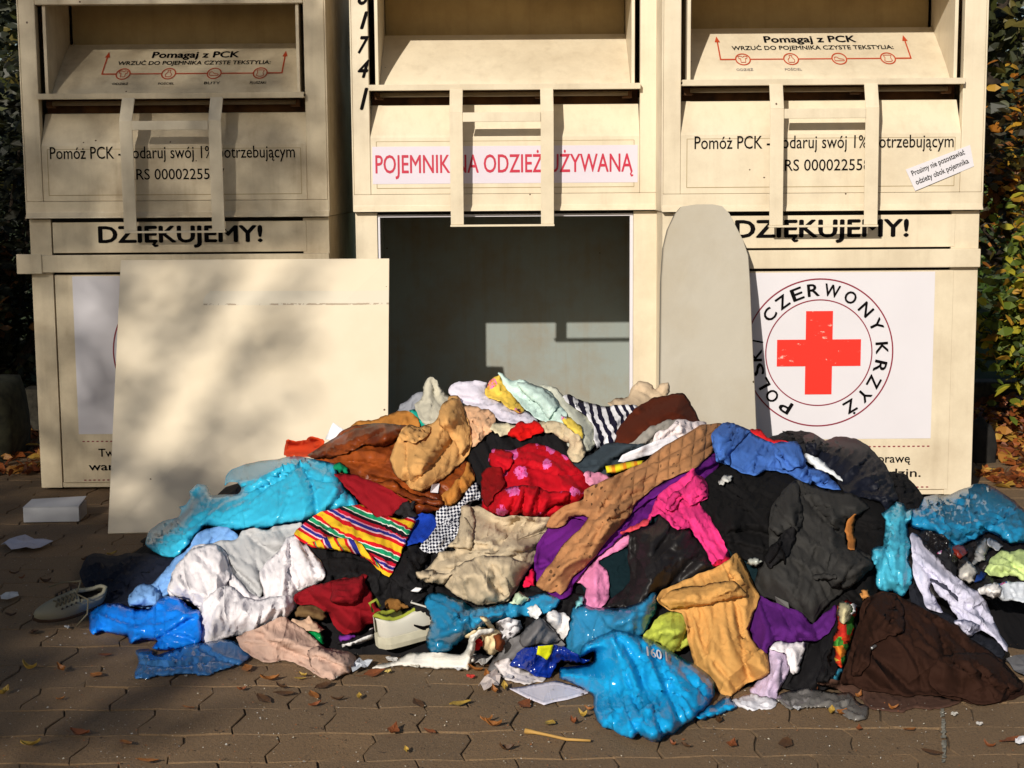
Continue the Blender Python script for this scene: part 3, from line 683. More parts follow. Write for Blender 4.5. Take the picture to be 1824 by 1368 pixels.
def drape(name, label, cat, crop, pts, mat, slack=.16, wl=46, fold=None, puff=.02, pw=34, sp=4.3, gap=.005, rough=1.7, th=.0014, iters=10, film=False,
          bend=.05, amp=None, sharp=False, group=None, lift=.005, core=False, flat=False, stiff_edge=.35, kids=None):
    global DACC
    P2 = topx(crop, pts) if not isinstance(pts, np.ndarray) else pts
    out = catmull(P2, sp, rough, sharp)
    x0, y0 = out.min(0)-1; x1, y1 = out.max(0)+1
    # interior points, jittered hex
    hs = sp*.9; rows = np.arange(y0, y1, hs*.87); pp = []
    for r_, y in enumerate(rows):
        xs = np.arange(x0+(r_ % 2)*hs*.5, x1, hs); pp.append(np.stack([xs, np.full_like(xs, y)], 1))
    pp = np.concatenate(pp) if pp else np.zeros((0, 2)); pp += rng.uniform(-.22, .22, pp.shape)*sp
    pp = pp[inside(out, pp[:, 0], pp[:, 1])]
    if len(pp):
        pp = pp[edge_dist(out, pp) > sp*.55]
    allp = np.concatenate([out, pp]); nb_ = len(out)
    vs, _, fs, ov, _, _ = delaunay_2d_cdt([Vector(p) for p in allp], [], [list(range(nb_))], 1, 1e-4)
    V = np.array([tuple(v) for v in vs]); T = np.array([tuple(f) for f in fs if len(f) == 3], int)
    isb = edge_dist(out, V) < .05
    # orient
    a, b, c = V[T[:, 0]], V[T[:, 1]], V[T[:, 2]]
    s = np.cross(b-a, c-a); T[s > 0] = T[s > 0][:, ::-1]       # photo y is down: flip so that faces look at the viewer
    E = np.concatenate([T[:, [0, 1]], T[:, [1, 2]], T[:, [2, 0]]]); E.sort(1); E = np.unique(E, axis=0)
    n = len(V); e0, e1 = E[:, 0], E[:, 1]
    Dsm = np.minimum(DACC, blur(DACC, 10)) if not flat else DACC
    de = edge_dist(out, V); t = np.clip(de/pw, 0, 1); prof = np.sqrt(1-(1-t)**2) if film else np.sin(PI/2*t)**1.15
    bul = gap+lift+puff*prof
    # initial positions
    base = samp(Dsm, V[:, 0], V[:, 1])-gap-lift-puff*prof
    RD = rays(V[:, 0], V[:, 1])
    if flat: 
        base = samp(blur(DACC, 2), V[:, 0], V[:, 1])-gap-lift
    th_ = math.radians(fold) if fold is not None else rng.uniform(0, PI)
    ux, uy = math.cos(th_), math.sin(th_)
    al = V[:, 0]*ux+V[:, 1]*uy; ac = -V[:, 0]*uy+V[:, 1]*ux
    famp = (wl/520)*((.30 if film else .27) if amp is None else 0)*min(1.3, (.75 if film else .5)+slack*3.2); dn = np.zeros(n)
    if film:
        def f1(scale, k2=.0):
            A = max(3, int((x1-x0)*(y1-y0)/scale**2)); c = np.stack([rng.uniform(x0, x1, A), rng.uniform(y0, y1, A)], 1)
            q = V+np.stack([np.sin(V[:, 1]/scale*1.7), np.sin(V[:, 0]/scale*1.3)], 1)*scale*.25
            d = np.sqrt(((q[:, None, :]-c[None])**2).sum(-1)); d.sort(1); return (d[:, 0]*(1-k2)+k2*(d[:, 1]-d[:, 0]))/scale
        dn = (.55-f1(wl*1.25, .5))*famp*1.9+(.5-f1(wl*.6, .6))*famp*.6
    if amp is None:
        sp_al, sp_ac = al.max()-al.min(), ac.max()-ac.min()
        for lev, (ws_, am) in enumerate(((1.35, 1.3), (.7, .6), (.36, .2))):
            if film and lev == 2: continue
            if film: am *= .8
            w0 = wl*ws_; K_ = int(max(2, sp_ac/(w0*(.95 if lev < 2 else 1.5))*max(1, sp_al/(w0*3.2))))
            for k in range(min(K_, 70)):
                dth = rng.normal(0, .22 if fold is not None else .75); c_, s_ = math.cos(dth), math.sin(dth)
                ca_, cc_ = rng.uniform(al.min(), al.max()), rng.uniform(ac.min(), ac.max())
                a2 = (al-ca_)*c_+(ac-cc_)*s_; b2 = -(al-ca_)*s_+(ac-cc_)*c_
                b2 = b2-rng.normal(0, .0022)*a2**2-w0*.10*np.sin(a2/w0*1.3+rng.uniform(0, 6))
                w_ = w0*rng.uniform(.17, .34); ln_ = w0*rng.uniform(1.5, 4.0)*(1.4 if fold is not None else 1)
                tp = np.exp(-(np.abs(a2)/ln_)**3); s2 = b2/(w_*(1+.5*np.clip(a2/ln_, -1, 1)))*rng.choice([-1, 1])
                dn += famp*am*rng.uniform(.45, 1.25)*tp*(np.exp(-np.abs(s2)**1.3*1.1)-1.15*np.exp(-np.abs(s2-1.2)*4.2))
    dn = np.clip(dn, -(puff*.9+.004), .06)
    P0 = Cv+RD*base[:, None]
    L0 = np.linalg.norm(P0[e0]-P0[e1], axis=1)
    ex = V[e1]-V[e0]; el = np.hypot(ex[:, 0], ex[:, 1])+1e-9; cr = np.abs((-ex[:, 0]*uy+ex[:, 1]*ux)/el)
    bb = isb[e0] & isb[e1]
    sl = slack*((.25+.95*cr**2) if fold is not None else 1.0)
    sl = sl*(1+.35*np.sin(V[e0, 0]/37+V[e0, 1]/53+rng.uniform(0, 6)))
    sl = np.where(bb, sl*stiff_edge, sl)
    L = L0*(1+sl)
    P = Cv+RD*(base-dn*(.5+.5*np.clip(de/16, 0, 1)))[:, None]
    ZT = (base-dn*(.5+.5*np.clip(de/16, 0, 1)))
    L = .3*L+.7*np.maximum(L, np.linalg.norm(P[e0]-P[e1], axis=1))
    deg = np.bincount(e0, minlength=n)+np.bincount(e1, minlength=n)
    Lp = 1.0/np.maximum(deg, 1)
    def scat(d):
        o = np.empty((n, 3))
        for k in range(3): o[:, k] = np.bincount(e0, d[:, k], n)-np.bincount(e1, d[:, k], n)
        return o
    press = RD/np.linalg.norm(RD, axis=1)[:, None]*.5+np.array([0, 0, -.55])
    for it in range(iters):
        P = P+press*.0004
        for _ in range(3):
            d = P[e1]-P[e0]; ln = np.linalg.norm(d, axis=1)+1e-9
            P = P+scat(d*((ln-L)/ln*.5)[:, None])*(Lp*2.2)[:, None]
        if it < iters-3 and not film:
            av = np.zeros((n, 3))
            for k in range(3): av[:, k] = (np.bincount(e0, P[e1, k], n)+np.bincount(e1, P[e0, k], n))*Lp
            P = P+np.where(isb, bend*.3, bend)[:, None]*(av-P)
        off = P-P0; dep = (off@Fv)[:, None]*Fv
        P = P-np.where(isb, .7, .03)[:, None]*(off-dep)
        px, py, z = project(P)
        fl = samp(Dsm, px, py)-gap-lift*.7-puff*prof*.12
        k = np.minimum(1, fl/z)
        k = np.where(isb, k+.12*(fl/z-k), k)
        k = np.maximum(k, np.minimum(ZT-.02, fl)/z)
        P = Cv+(P-Cv)*k[:, None]
    for q_ in range(1):                 # take out the finest jitter, keep the folds
        for lam in (.5, -.52):
            av = np.zeros((n, 3))
            for k in range(3): av[:, k] = (np.bincount(e0, P[e1, k], n)+np.bincount(e1, P[e0, k], n))*Lp
            P = P+np.where(isb, 0, lam)[:, None]*(av-P)
    # keep it out of the ground
    lowz = .004
    m = P[:, 2] < lowz
    P[m, 2] = lowz
    # update accumulated depth
    px, py, z = project(P)
    t0, t1, t2 = T[:, 0], T[:, 1], T[:, 2]
    S = [(px, py, z)]
    for wa, wb, wc in ((1/3, 1/3, 1/3), (.5, .5, 0), (0, .5, .5), (.5, 0, .5), (.66, .17, .17), (.17, .66, .17), (.17, .17, .66)):
        S.append((px[t0]*wa+px[t1]*wb+px[t2]*wc, py[t0]*wa+py[t1]*wb+py[t2]*wc, z[t0]*wa+z[t1]*wb+z[t2]*wc))
    sx = np.concatenate([q[0] for q in S]); sy = np.concatenate([q[1] for q in S]); sz = np.concatenate([q[2] for q in S])
    i = np.clip(np.rint((sx-GX0)/GC).astype(int), 0, GW-1); j = np.clip(np.rint((sy-GY0)/GC).astype(int), 0, GH-1)
    np.minimum.at(DACC, (j, i), sz)
    cen = P.mean(0); cen[2] = P[:, 2].min()
    uv = (V-V.mean(0))/520.0*np.array([1, -1])
    me_v = P-cen
    o = mesh_obj(name, me_v, T, mat, None, True, uv); o.location = cen
    l2 = o.data.uv_layers.new(name='edge'); idx = np.empty(len(o.data.loops), dtype=np.int32); o.data.loops.foreach_get('vertex_index', idx)
    l2.data.foreach_set('uv', np.stack([de/520, np.zeros(n)], 1).astype(np.float32)[idx].ravel())
    if th:
        md = o.modifiers.new('thickness', 'SOLIDIFY'); md.thickness = th; md.offset = -1
    return tag(o, label, cat, group)
def part(parent, name, crop, pts, mat, **kw):
    kw.setdefault('puff', .014); kw.setdefault('pw', 16); kw.setdefault('wl', 30); kw.setdefault('slack', .12)
    o = drape(name, None, None, crop, pts, mat, **kw); o.parent = parent; o.location = Vector(o.location)-Vector(parent.location); return o
def drape_strip(name, label, cat, crop, line, w, mat, **kw):
    """a narrow piece along a line of photo points"""
    L = topx(crop, line); L = np.array(L); n = len(L); a = []; b = []
    ws = w if isinstance(w, (list, tuple)) else [w]*n
    for i in range(n):
        d = L[min(i+1, n-1)]-L[max(i-1, 0)]; d = d/np.hypot(*d); nn = np.array([-d[1], d[0]])
        a.append(L[i]+nn*ws[i]/2); b.append(L[i]-nn*ws[i]/2)
    return drape(name, label, cat, 'P', np.array(a+b[::-1]), mat, **kw)
# solid dark core under the heap, a tangle nobody can count
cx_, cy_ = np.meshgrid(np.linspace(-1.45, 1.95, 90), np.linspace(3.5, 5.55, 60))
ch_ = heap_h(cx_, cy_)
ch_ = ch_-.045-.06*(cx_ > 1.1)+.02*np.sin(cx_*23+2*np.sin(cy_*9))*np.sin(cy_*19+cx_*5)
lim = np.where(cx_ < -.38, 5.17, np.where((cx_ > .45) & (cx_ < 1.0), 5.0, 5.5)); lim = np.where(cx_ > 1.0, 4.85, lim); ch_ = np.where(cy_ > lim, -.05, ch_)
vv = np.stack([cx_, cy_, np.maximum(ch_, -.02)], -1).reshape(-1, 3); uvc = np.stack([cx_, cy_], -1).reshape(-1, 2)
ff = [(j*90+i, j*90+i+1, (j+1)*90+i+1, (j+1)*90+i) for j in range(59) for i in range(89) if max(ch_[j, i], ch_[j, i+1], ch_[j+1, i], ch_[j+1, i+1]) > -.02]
C = m_cloth
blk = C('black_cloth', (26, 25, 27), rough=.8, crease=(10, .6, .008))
blk2 = C('black_shiny_cloth', (30, 27, 28), rough=.5, crease=(8, .5, .01), spec=.3)
navy = C('navy_cloth', (24, 28, 42), rough=.75); navyp = C('navy_nylon', (16, 19, 32), rough=.6, crease=(7, .3, .008), spec=.25, wb=.03)
teald = C('dark_teal_cloth', (14, 34, 40)); char = C('charcoal_cloth', (54, 53, 52), crease=(6, .55, .008))
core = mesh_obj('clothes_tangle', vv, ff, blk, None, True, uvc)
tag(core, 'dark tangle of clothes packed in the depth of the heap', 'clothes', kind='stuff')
GP = 'garments dumped in the heap'
def g(name, label, cat, crop, pts, mat, **kw):
    name = cat.replace(' ', '_'); kw.setdefault('group', GP); return drape(name, label, cat, crop, pts, mat, **kw)
# ---- dark things at the bottom of the heap
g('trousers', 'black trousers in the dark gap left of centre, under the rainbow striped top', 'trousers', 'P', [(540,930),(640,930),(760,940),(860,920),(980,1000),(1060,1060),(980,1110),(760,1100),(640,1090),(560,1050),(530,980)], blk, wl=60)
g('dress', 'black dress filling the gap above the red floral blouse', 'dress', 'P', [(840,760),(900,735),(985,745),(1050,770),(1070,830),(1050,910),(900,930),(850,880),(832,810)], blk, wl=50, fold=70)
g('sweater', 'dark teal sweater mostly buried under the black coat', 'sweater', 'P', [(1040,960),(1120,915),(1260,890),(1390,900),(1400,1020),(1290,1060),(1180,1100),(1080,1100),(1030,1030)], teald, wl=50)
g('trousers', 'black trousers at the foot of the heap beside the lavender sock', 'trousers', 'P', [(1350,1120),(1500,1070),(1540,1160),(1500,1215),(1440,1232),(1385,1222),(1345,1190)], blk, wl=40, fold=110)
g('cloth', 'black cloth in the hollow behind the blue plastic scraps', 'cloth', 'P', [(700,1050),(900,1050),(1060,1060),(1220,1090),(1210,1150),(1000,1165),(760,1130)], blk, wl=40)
g('jacket', 'black jacket under the rubbish at the right end of the heap', 'jacket', 'P', [(1540,930),(1650,905),(1824,930),(1870,1000),(1850,1050),(1720,1070),(1640,1060),(1560,1020)], blk2, wl=40)
g('jeans', 'dark navy jeans lying in the shade below the cyan bag at the left end', 'jeans', 'A', [(165,1080),(200,960),(280,930),(400,950),(590,930),(760,960),(860,990),(800,1060),(640,1180),(560,1290),(380,1310),(230,1270),(190,1160)], navy, wl=46, fold=-20)
g('skirt', 'black skirt bulging at the far right beside the bin lettering', 'skirt', 'P', [(1560,840),(1610,845),(1640,875),(1650,905),(1600,930),(1520,910)], blk)
# ---- top of the heap, back row
grey = C('grey_cloth', (150, 152, 160)); 
g('cardigan', 'grey cardigan sleeve at the back of the heap in front of the dark doorway', 'cardigan', 'V', [(290,870),(320,810),(390,750),(440,735),(470,770),(410,800),(400,870),(340,900)], grey, wl=20, fold=-40, puff=.03)
g('cap', 'teal knitted cap peeping out beside the grey sleeve', 'cap', 'V', [(370,830),(415,825),(460,860),(520,900),(440,915),(395,880)], C('teal_knit', (30, 170, 150)), puff=.03, sp=4.3)
ochre = C('ochre_suede', (186, 124, 58), crease=(8, .5, .007))
g('jacket', 'ochre suede jacket at the back left edge of the heap', 'jacket', 'V', [(50,925),(100,890),(200,870),(330,830),(380,835),(420,900),(400,1000),(250,1000),(80,960)], ochre, wl=40, puff=.03)
g('jumper', 'pale grey beige jumper with a rounded sleeve standing up at the back', 'jumper', 'V', [(400,800),(430,760),(445,690),(475,662),(510,675),(535,730),(590,780),(620,880),(520,930),(440,900),(410,850)], C('oat_wool', (196, 190, 172)), wl=60, slack=.06, puff=.05, fold=80)
g('dress', 'pale sage green dress at the back of the heap by the doorway', 'dress', 'V', [(1020,720),(1060,702),(1110,712),(1150,750),(1250,810),(1310,870),(1330,980),(1280,1040),(1200,1040),(1120,900)], C('sage_cotton', (206, 208, 192)), slack=.1, wl=70, puff=.03, fold=60)
g('shirt', 'pale lavender shirt draped over the crest of the heap', 'shirt', 'V', [(560,735),(580,700),(610,688),(700,680),(765,685),(760,745),(840,785),(950,830),(1020,880),(1000,905),(880,890),(800,862),(700,812),(640,790),(590,770)], C('lavender_cotton', (214, 208, 222)), wl=28, fold=30, slack=.2, puff=.03)
g('dress', 'small yellow printed dress on the crest of the heap', 'dress', 'V', [(750,720),(780,680),(825,648),(850,690),(905,760),(950,830),(930,845),(870,810),(800,770),(760,755)], m_floral('yellow_print', (232, 196, 84), (200, 150, 60)), wl=22, slack=.2, puff=.03)
_o = g('shirt', 'mint green shirt flopping over the crest of the heap', 'shirt', 'V', [(815,640),(835,636),(880,676),(950,678),(1010,700),(1065,722),(1110,765),(1125,800),(1168,832),(1170,880),(1200,930),(1150,900),(1060,888),(1000,852),(945,812),(880,735)], C('mint_cotton', (200, 224, 216)), wl=34, fold=40, slack=.18, puff=.035)
part(_o, 'sleeve', 'N', [(1330,210),(1420,190),(1520,230),(1620,290),(1680,380),(1650,450),(1600,500),(1540,420),(1450,330),(1370,270)], bpy.data.materials['mint_cotton'], wl=26, fold=40, puff=.025)
g('scarf', 'yellow and white printed scarf strip hanging below the mint shirt', 'scarf', 'V', [(1140,850),(1185,870),(1240,910),(1255,960),(1230,975),(1190,930),(1150,900)], m_floral('yellow_print2', (240, 210, 90), (240, 240, 230)), wl=16, sp=4.3)
g('bra', 'beige padded bra cups at the back of the heap in front of the doorpost', 'bra', 'V', [(1370,795),(1420,765),(1480,765),(1490,715),(1530,682),(1580,688),(1615,720),(1640,690),(1680,690),(1690,735),(1650,770),(1560,800),(1530,835),(1440,820)], C('skin_beige', (206, 182, 152)), wl=40, slack=.1, puff=.045, fold=20)
g('top', 'navy and white zebra striped top on the crest of the heap', 'top', 'V', [(1145,760),(1175,745),(1270,790),(1340,805),(1450,800),(1520,805),(1545,840),(1480,890),(1430,960),(1390,1000),(1320,1020),(1300,900),(1230,830)], m_stripes('zebra', [(0, (238, 236, 240)), (.5, (28, 26, 48))], 36, 72, .05, 9), wl=34, fold=-50, puff=.025)
g('jumper', 'dark maroon brown fleece mounded against the foot of the ironing board', 'jumper', 'V', [(1410,1000),(1435,910),(1490,840),(1600,770),(1700,742),(1750,742),(1800,800),(1850,890),(1880,930),(1740,930),(1560,1000),(1480,1030)], C('maroon_fleece', (84, 34, 18), weave=300, wb=.8), wl=80, slack=.05, puff=.07, pw=50)
lace = C('grey_lace', (156, 150, 142), weave=220, wb=.9)
g('blouse', 'grey lace blouse strip below the maroon fleece', 'blouse', 'M', [(100,730),(190,640),(300,560),(420,515),(530,520),(560,600),(420,640),(300,740),(200,760)], lace, wl=18, fold=-30, puff=.02)
g('shirt', 'crumpled pale pink and white shirt beside the top of the crochet cardigan', 'shirt', 'M', [(290,700),(340,620),(440,570),(500,510),(640,520),(750,535),(740,600),(640,700),(540,740),(380,750)], C('pinkwhite', (240, 226, 226)), wl=20, slack=.25)
g('jeans', 'folded dark grey denim waistband near the middle of the heap', 'jeans', 'V', [(1175,1140),(1210,1095),(1290,1050),(1340,1015),(1400,992),(1550,1002),(1560,1060),(1420,1130),(1380,1165),(1260,1165),(1195,1160)], C('dark_denim', (56, 66, 74), weave=500, wb=.6), wl=40, fold=-25, slack=.1, puff=.03)
g('paper', 'folded white paper sheet lying on the dark denim', 'paper', 'V', [(1428,1088),(1450,1055),(1600,992),(1715,955),(1748,985),(1640,1040),(1455,1092)], C('white_paper', (240, 238, 246), weave=200, wb=.1, crease=(5, .5, .006)), amp=.004, slack=.03, puff=.012, sharp=True, th=.0015, rough=.3, group='paper scraps in the heap')
g('box', 'yellow and orange printed carton below the white paper', 'carton', 'V', [(1365,1112),(1420,1100),(1480,1090),(1560,1083),(1548,1108),(1410,1152),(1368,1148)], m_stripes('yellow_box', [(0, (240, 150, 40)), (.3, (236, 220, 40)), (.75, (246, 200, 60))], 26, 80), slack=.01, puff=.015, pw=8, sharp=True, rough=0, group=None)
g('blouse', 'peach frilled blouse sleeve right of the tan suede', 'blouse', 'N', [(880,400),(1000,400),(1090,430),(1150,480),(1150,560),(1060,660),(980,730),(930,730),(930,600)], C('peach_frill', (222, 176, 138)), wl=14, fold=70, slack=.3, puff=.04)
g('trousers', 'beige crumpled trousers just below the mint shirt', 'trousers', 'V', [(1010,900),(1050,880),(1130,890),(1170,915),(1230,960),(1265,1040),(1245,1080),(1195,1085),(1165,1050),(1180,1000),(1100,950),(1040,935)], C('beige_a', (204, 186, 154)), wl=32, slack=.2, puff=.035)
g('blouse', 'pale cream gloves of thin cloth left of the red scrunched scarf', 'gloves', 'N', [(1150,540),(1230,540),(1340,560),(1290,610),(1190,650),(1170,620),(1100,590)], C('cream_b', (226, 214, 180)), wl=14, fold=-20, sp=4.3)
g('scarf', 'small bright red scrunched scarf on the black dress', 'scarf', 'V', [(868,955),(900,905),(935,885),(965,895),(1000,880),(1040,905),(1050,940),(1010,945),(985,965),(930,980)], C('bright_red', (206, 20, 18)), wl=16, slack=.35, puff=.035, sp=4.3)
g('cap', 'orange red felt cap at the left shoulder of the heap against the metal panel', 'cap', 'L', [(1443,1055),(1455,985),(1540,983),(1590,963),(1640,975),(1640,1040),(1560,1060)], C('orange_felt', (214, 70, 32)), slack=.06, wl=50, puff=.03)
g('paper', 'white triangular paper corner behind the leather jacket', 'paper', 'L', [(1650,975),(1690,890),(1775,945),(1720,990)], C('white_paper2', (236, 236, 240), wb=.1), amp=.002, slack=.02, sharp=True, rough=0, th=.0015, group='paper scraps in the heap')
# ---- left side
leather = m_leather('brown_leather', (92, 38, 14), (150, 72, 26))
_o = g('jacket', 'shiny brown leather jacket spread across the left shoulder of the heap', 'jacket', 'B', [(175,270),(260,215),(330,170),(430,100),(520,68),(640,50),(760,55),(880,80),(960,160),(1100,300),(1260,310),(1310,420),(1275,510),(1200,590),(1100,650),(940,675),(880,640),(820,560),(620,480),(480,430),(370,390),(280,310)], leather, wl=70, fold=20, slack=.16, puff=.06, pw=50)
part(_o, 'sleeve', 'B', [(190,270),(330,175),(500,90),(640,55),(760,60),(850,80),(780,160),(700,210),(560,200),(440,250),(340,290),(250,290)], leather, wl=60, fold=-10, puff=.04, pw=26)
part(_o, 'collar', 'B', [(620,460),(760,440),(880,520),(960,545),(1100,570),(1090,610),(960,600),(860,560),(740,510)], leather, wl=50, fold=15, puff=.025)
_o = g('jacket', 'tan suede garment with gathered waist lying on the brown leather jacket', 'jacket', 'V', [(545,805),(570,762),(600,755),(622,768),(650,830),(672,900),(682,970),(665,1050),(620,1110),(560,1155),(500,1200),(432,1238),(370,1225),(330,1190),(290,1140),(272,1075),(290,1010),(312,960),(325,925),(370,905),(420,915),(500,880)], C('tan_suede', (214, 162, 100), weave=250, wb=.6, crease=(7, .7, .01)), wl=90, slack=.09, puff=.055, pw=40, fold=-60)
part(_o, 'waist_frill', 'N', [(340,640),(400,560),(470,590),(560,560),(610,580),(560,660),(480,700),(430,690),(360,690)], bpy.data.materials['tan_suede'], wl=18, fold=70, slack=.3)
part(_o, 'sleeve', 'N', [(690,400),(770,325),(840,345),(890,470),(935,620),(930,740),(860,800),(800,700),(740,600),(670,560)], bpy.data.materials['tan_suede'], fold=75, puff=.03)
g('sleeve', 'ochre suede sleeve end under the tan suede garment', 'jacket', 'B', [(1090,540),(1130,500),(1230,400),(1265,315),(1305,400),(1310,440),(1270,510),(1190,592),(1110,625),(1115,580)], ochre, wl=34, fold=60, puff=.03)
bag1 = m_bag('cyan_polythene', (66, 204, 240), trans=.3)
g('plastic_bag', 'large torn cyan bin bag sprawled over the left shoulder of the heap', 'plastic bag', 'P', [(259,970),(261,950),(270,940),(290,928),(318,921),(324,908),(319,903),(331,900),(340,887),(337,875),(352,861),(369,864),(377,880),(400,880),(425,878),(432,869),(425,858),(410,857),(402,864),(404,848),(412,838),(430,830),(460,820),(490,818),(520,812),(548,815),(565,820),(595,825),(600,842),(618,868),(636,892),(640,905),(610,908),(575,918),(540,928),(505,935),(470,940),(420,945),(390,942),(365,938),(345,962),(325,985),(312,994),(290,990),(270,980)], bag1, wl=45, slack=.08, puff=.07, pw=40, sp=4.3, bend=.05, th=.001, rough=1.2, group='plastic bags in the heap', film=True)
g('pouch', 'green ribbon loop at the corner of the leather jacket', 'ribbon', 'B', [(370,320),(420,320),(460,370),(450,395),(400,380),(360,350)], C('green_rib', (10, 130, 90)), sp=4, puff=.02)
g('sweater', 'black top between the white shirts and the maroon sweater', 'top', 'F', [(560,-20),(760,-60),(1000,-30),(1300,-80),(1420,60),(1400,180),(1200,300),(1040,330),(940,160),(700,120),(640,60)], blk, wl=44)
g('scarf', 'black trousers leg between the striped top and the beige trousers', 'trousers', 'B', [(800,880),(880,850),(1000,930),(960,1040),(920,1110),(1000,1150),(940,1200),(820,1160),(740,1100),(780,1000)], blk, wl=30, fold=80, puff=.03)
g('shirt', 'royal blue shirt corner beside the rainbow striped top', 'shirt', 'B', [(890,680),(1040,670),(1070,740),(1030,830),(940,860),(820,885),(850,800)], C('royal', (24, 62, 170)), wl=26, fold=-35, puff=.02)
g('scarf', 'maroon triangular scarf below the leather jacket', 'scarf', 'B', [(360,392),(520,408),(650,455),(760,520),(860,575),(800,630),(740,688),(660,700),(600,650),(520,570),(440,470)], C('maroon', (140, 20, 30)), wl=60, slack=.08, puff=.03, fold=40)
g('sock', 'crumpled black and white printed sock at the tip of the maroon scarf', 'sock', 'B', [(770,660),(830,590),(905,580),(900,640),(920,690),(840,695)], m_floral('bwprint', (40, 38, 40), (220, 220, 220)), sp=4, puff=.02)
_o = g('shirt', 'light blue shirt trailing down the left edge of the heap', 'shirt', 'A', [(500,1290),(498,1220),(555,1148),(640,1142),(720,1060),(800,980),(900,890),(950,800),(1020,765),(1120,755),(1230,800),(1240,860),(1100,900),(1000,900),(930,980),(850,1060),(790,1180),(720,1240),(670,1310)], C('light_blue', (122, 168, 226)), wl=26, fold=-45, slack=.22, puff=.03)
part(_o, 'cuff', 'A', [(502,1285),(500,1220),(556,1150),(640,1148),(700,1200),(720,1230),(680,1300),(600,1295)], bpy.data.materials['light_blue'], wl=22, fold=20, puff=.025, slack=.25)
g('t_shirt', 'light grey t shirt lying over the white shirts on the left side', 't shirt', 'A', [(1040,870),(1210,840),(1260,780),(1340,758),(1430,775),(1540,740),(1660,725),(1680,800),(1560,900),(1440,1000),(1420,1150),(1370,1230),(1290,1240),(1180,1140),(1080,1000)], C('light_grey', (186, 186, 188)), wl=46, fold=60, slack=.16, puff=.035)
wht = C('white_cotton', (244, 238, 242), k=.92, trans=.1, crease=(12, .6, .007))
_o = g('shirt', 'rumpled white shirt at the left front of the heap', 'shirt', 'P', [(300,1052),(308,1020),(325,995),(345,972),(385,968),(402,985),(412,1020),(445,1055),(470,1060),(462,1018),(478,998),(500,980),(512,958),(532,952),(552,975),(572,1002),(580,1026),(562,1042),(540,1050),(528,1060),(522,1085),(508,1100),(490,1096),(460,1118),(432,1122),(398,1120),(358,1108),(352,1084),(330,1068),(312,1064)], wht, wl=30, slack=.24, puff=.05, fold=70)
part(_o, 'sleeve', 'P', [(300,1050),(306,1022),(325,995),(345,975),(385,970),(400,990),(408,1020),(400,1050),(380,1075),(350,1080),(330,1066),(312,1062)], wht, wl=26, fold=70, puff=.03, pw=22)
g('shirt', 'white blouse crumpled below the rumpled white shirt', 'blouse', 'E', [(1345,300),(1420,190),(1560,130),(1640,200),(1760,230),(1960,190),(2010,260),(1960,330),(1900,400),(1830,430),(1760,470),(1650,470),(1560,480),(1500,500),(1400,540),(1360,480)], wht, wl=22, slack=.26, puff=.035, fold=100)
rain = m_stripes('rainbow', [(0, (238, 190, 40)), (.21, (206, 24, 34)), (.32, (240, 200, 210)), (.36, (44, 48, 140)), (.46, (230, 160, 190)), (.5, (196, 24, 50)), (.60, (22, 20, 26)), (.70, (236, 236, 226)), (.73, (30, 150, 104)), (.86, (236, 236, 226)), (.89, (206, 24, 34))], 10.5, 25, .06, 4)
_o = g('top', 'rainbow striped top spread out on the left half of the heap', 'top', 'B', [(85,800),(130,745),(210,690),(300,650),(400,620),(540,598),(600,640),(650,690),(740,690),(830,690),(905,680),(920,715),(870,800),(845,860),(820,905),(795,990),(760,1060),(733,1095),(690,1065),(620,1000),(530,940),(430,925),(330,905),(240,890),(165,868),(120,830)], rain, wl=80, slack=.08, puff=.045, fold=55)
part(_o, 'sleeve', 'B', [(165,868),(260,845),(350,815),(440,835),(520,850),(600,930),(680,1040),(640,1010),(530,940),(430,925),(330,905),(240,890)], m_stripes('rainbow_sleeve', [(0, (238, 190, 40)), (.25, (206, 24, 34)), (.36, (240, 200, 210)), (.42, (44, 48, 140)), (.6, (238, 190, 40)), (.85, (206, 24, 34)), (.95, (30, 150, 104))], 14, 62, .05, 4), fold=40)
g('shirt', 'black and white houndstooth shirt twisted beside the beige trousers', 'shirt', 'B', [(1040,760),(1060,650),(1110,612),(1180,612),(1240,545),(1320,455),(1345,480),(1350,570),(1270,590),(1225,660),(1220,740),(1215,790),(1160,872),(1090,925),(1020,940),(940,895),(1000,830)], m_check('houndstooth', (226, 228, 236), (34, 38, 60), 125, 40), wl=24, fold=-55, slack=.2, puff=.035)
# ---- middle
_o = g('blouse', 'bright red blouse with pink flowers in the middle of the heap', 'blouse', 'V', [(770,1085),(775,1050),(820,1025),(880,1030),(950,1010),(1010,1000),(1080,1015),(1150,1050),(1195,1095),(1245,1140),(1290,1190),(1300,1240),(1240,1290),(1190,1320),(1130,1360),(1060,1395),(960,1385),(850,1370),(745,1340),(735,1290),(760,1200),(820,1150)], m_floral('red_floral', (190, 14, 30), (226, 84, 156)), wl=40, slack=.2, puff=.06, pw=45, fold=10)
part(_o, 'sleeve', 'N', [(1095,850),(1120,770),(1180,755),(1240,775),(1300,800),(1290,880),(1230,960),(1170,950),(1120,920)], bpy.data.materials['red_floral'], fold=60, puff=.03, wl=24)
part(_o, 'ruffle', 'N', [(1080,1250),(1160,1140),(1260,1080),(1400,1060),(1600,1110),(1780,1120),(1750,1200),(1600,1260),(1520,1320),(1400,1335),(1260,1330),(1120,1310)], bpy.data.materials['red_floral'], fold=100, puff=.03, wl=26, slack=.25)
g('scarf', 'dark red scarf tucked under the left edge of the red floral blouse', 'scarf', 'V', [(730,1180),(760,1120),(830,1120),(850,1200),(800,1260),(760,1320),(738,1290)], C('dark_red', (130, 14, 18)), wl=18, fold=60, puff=.02)
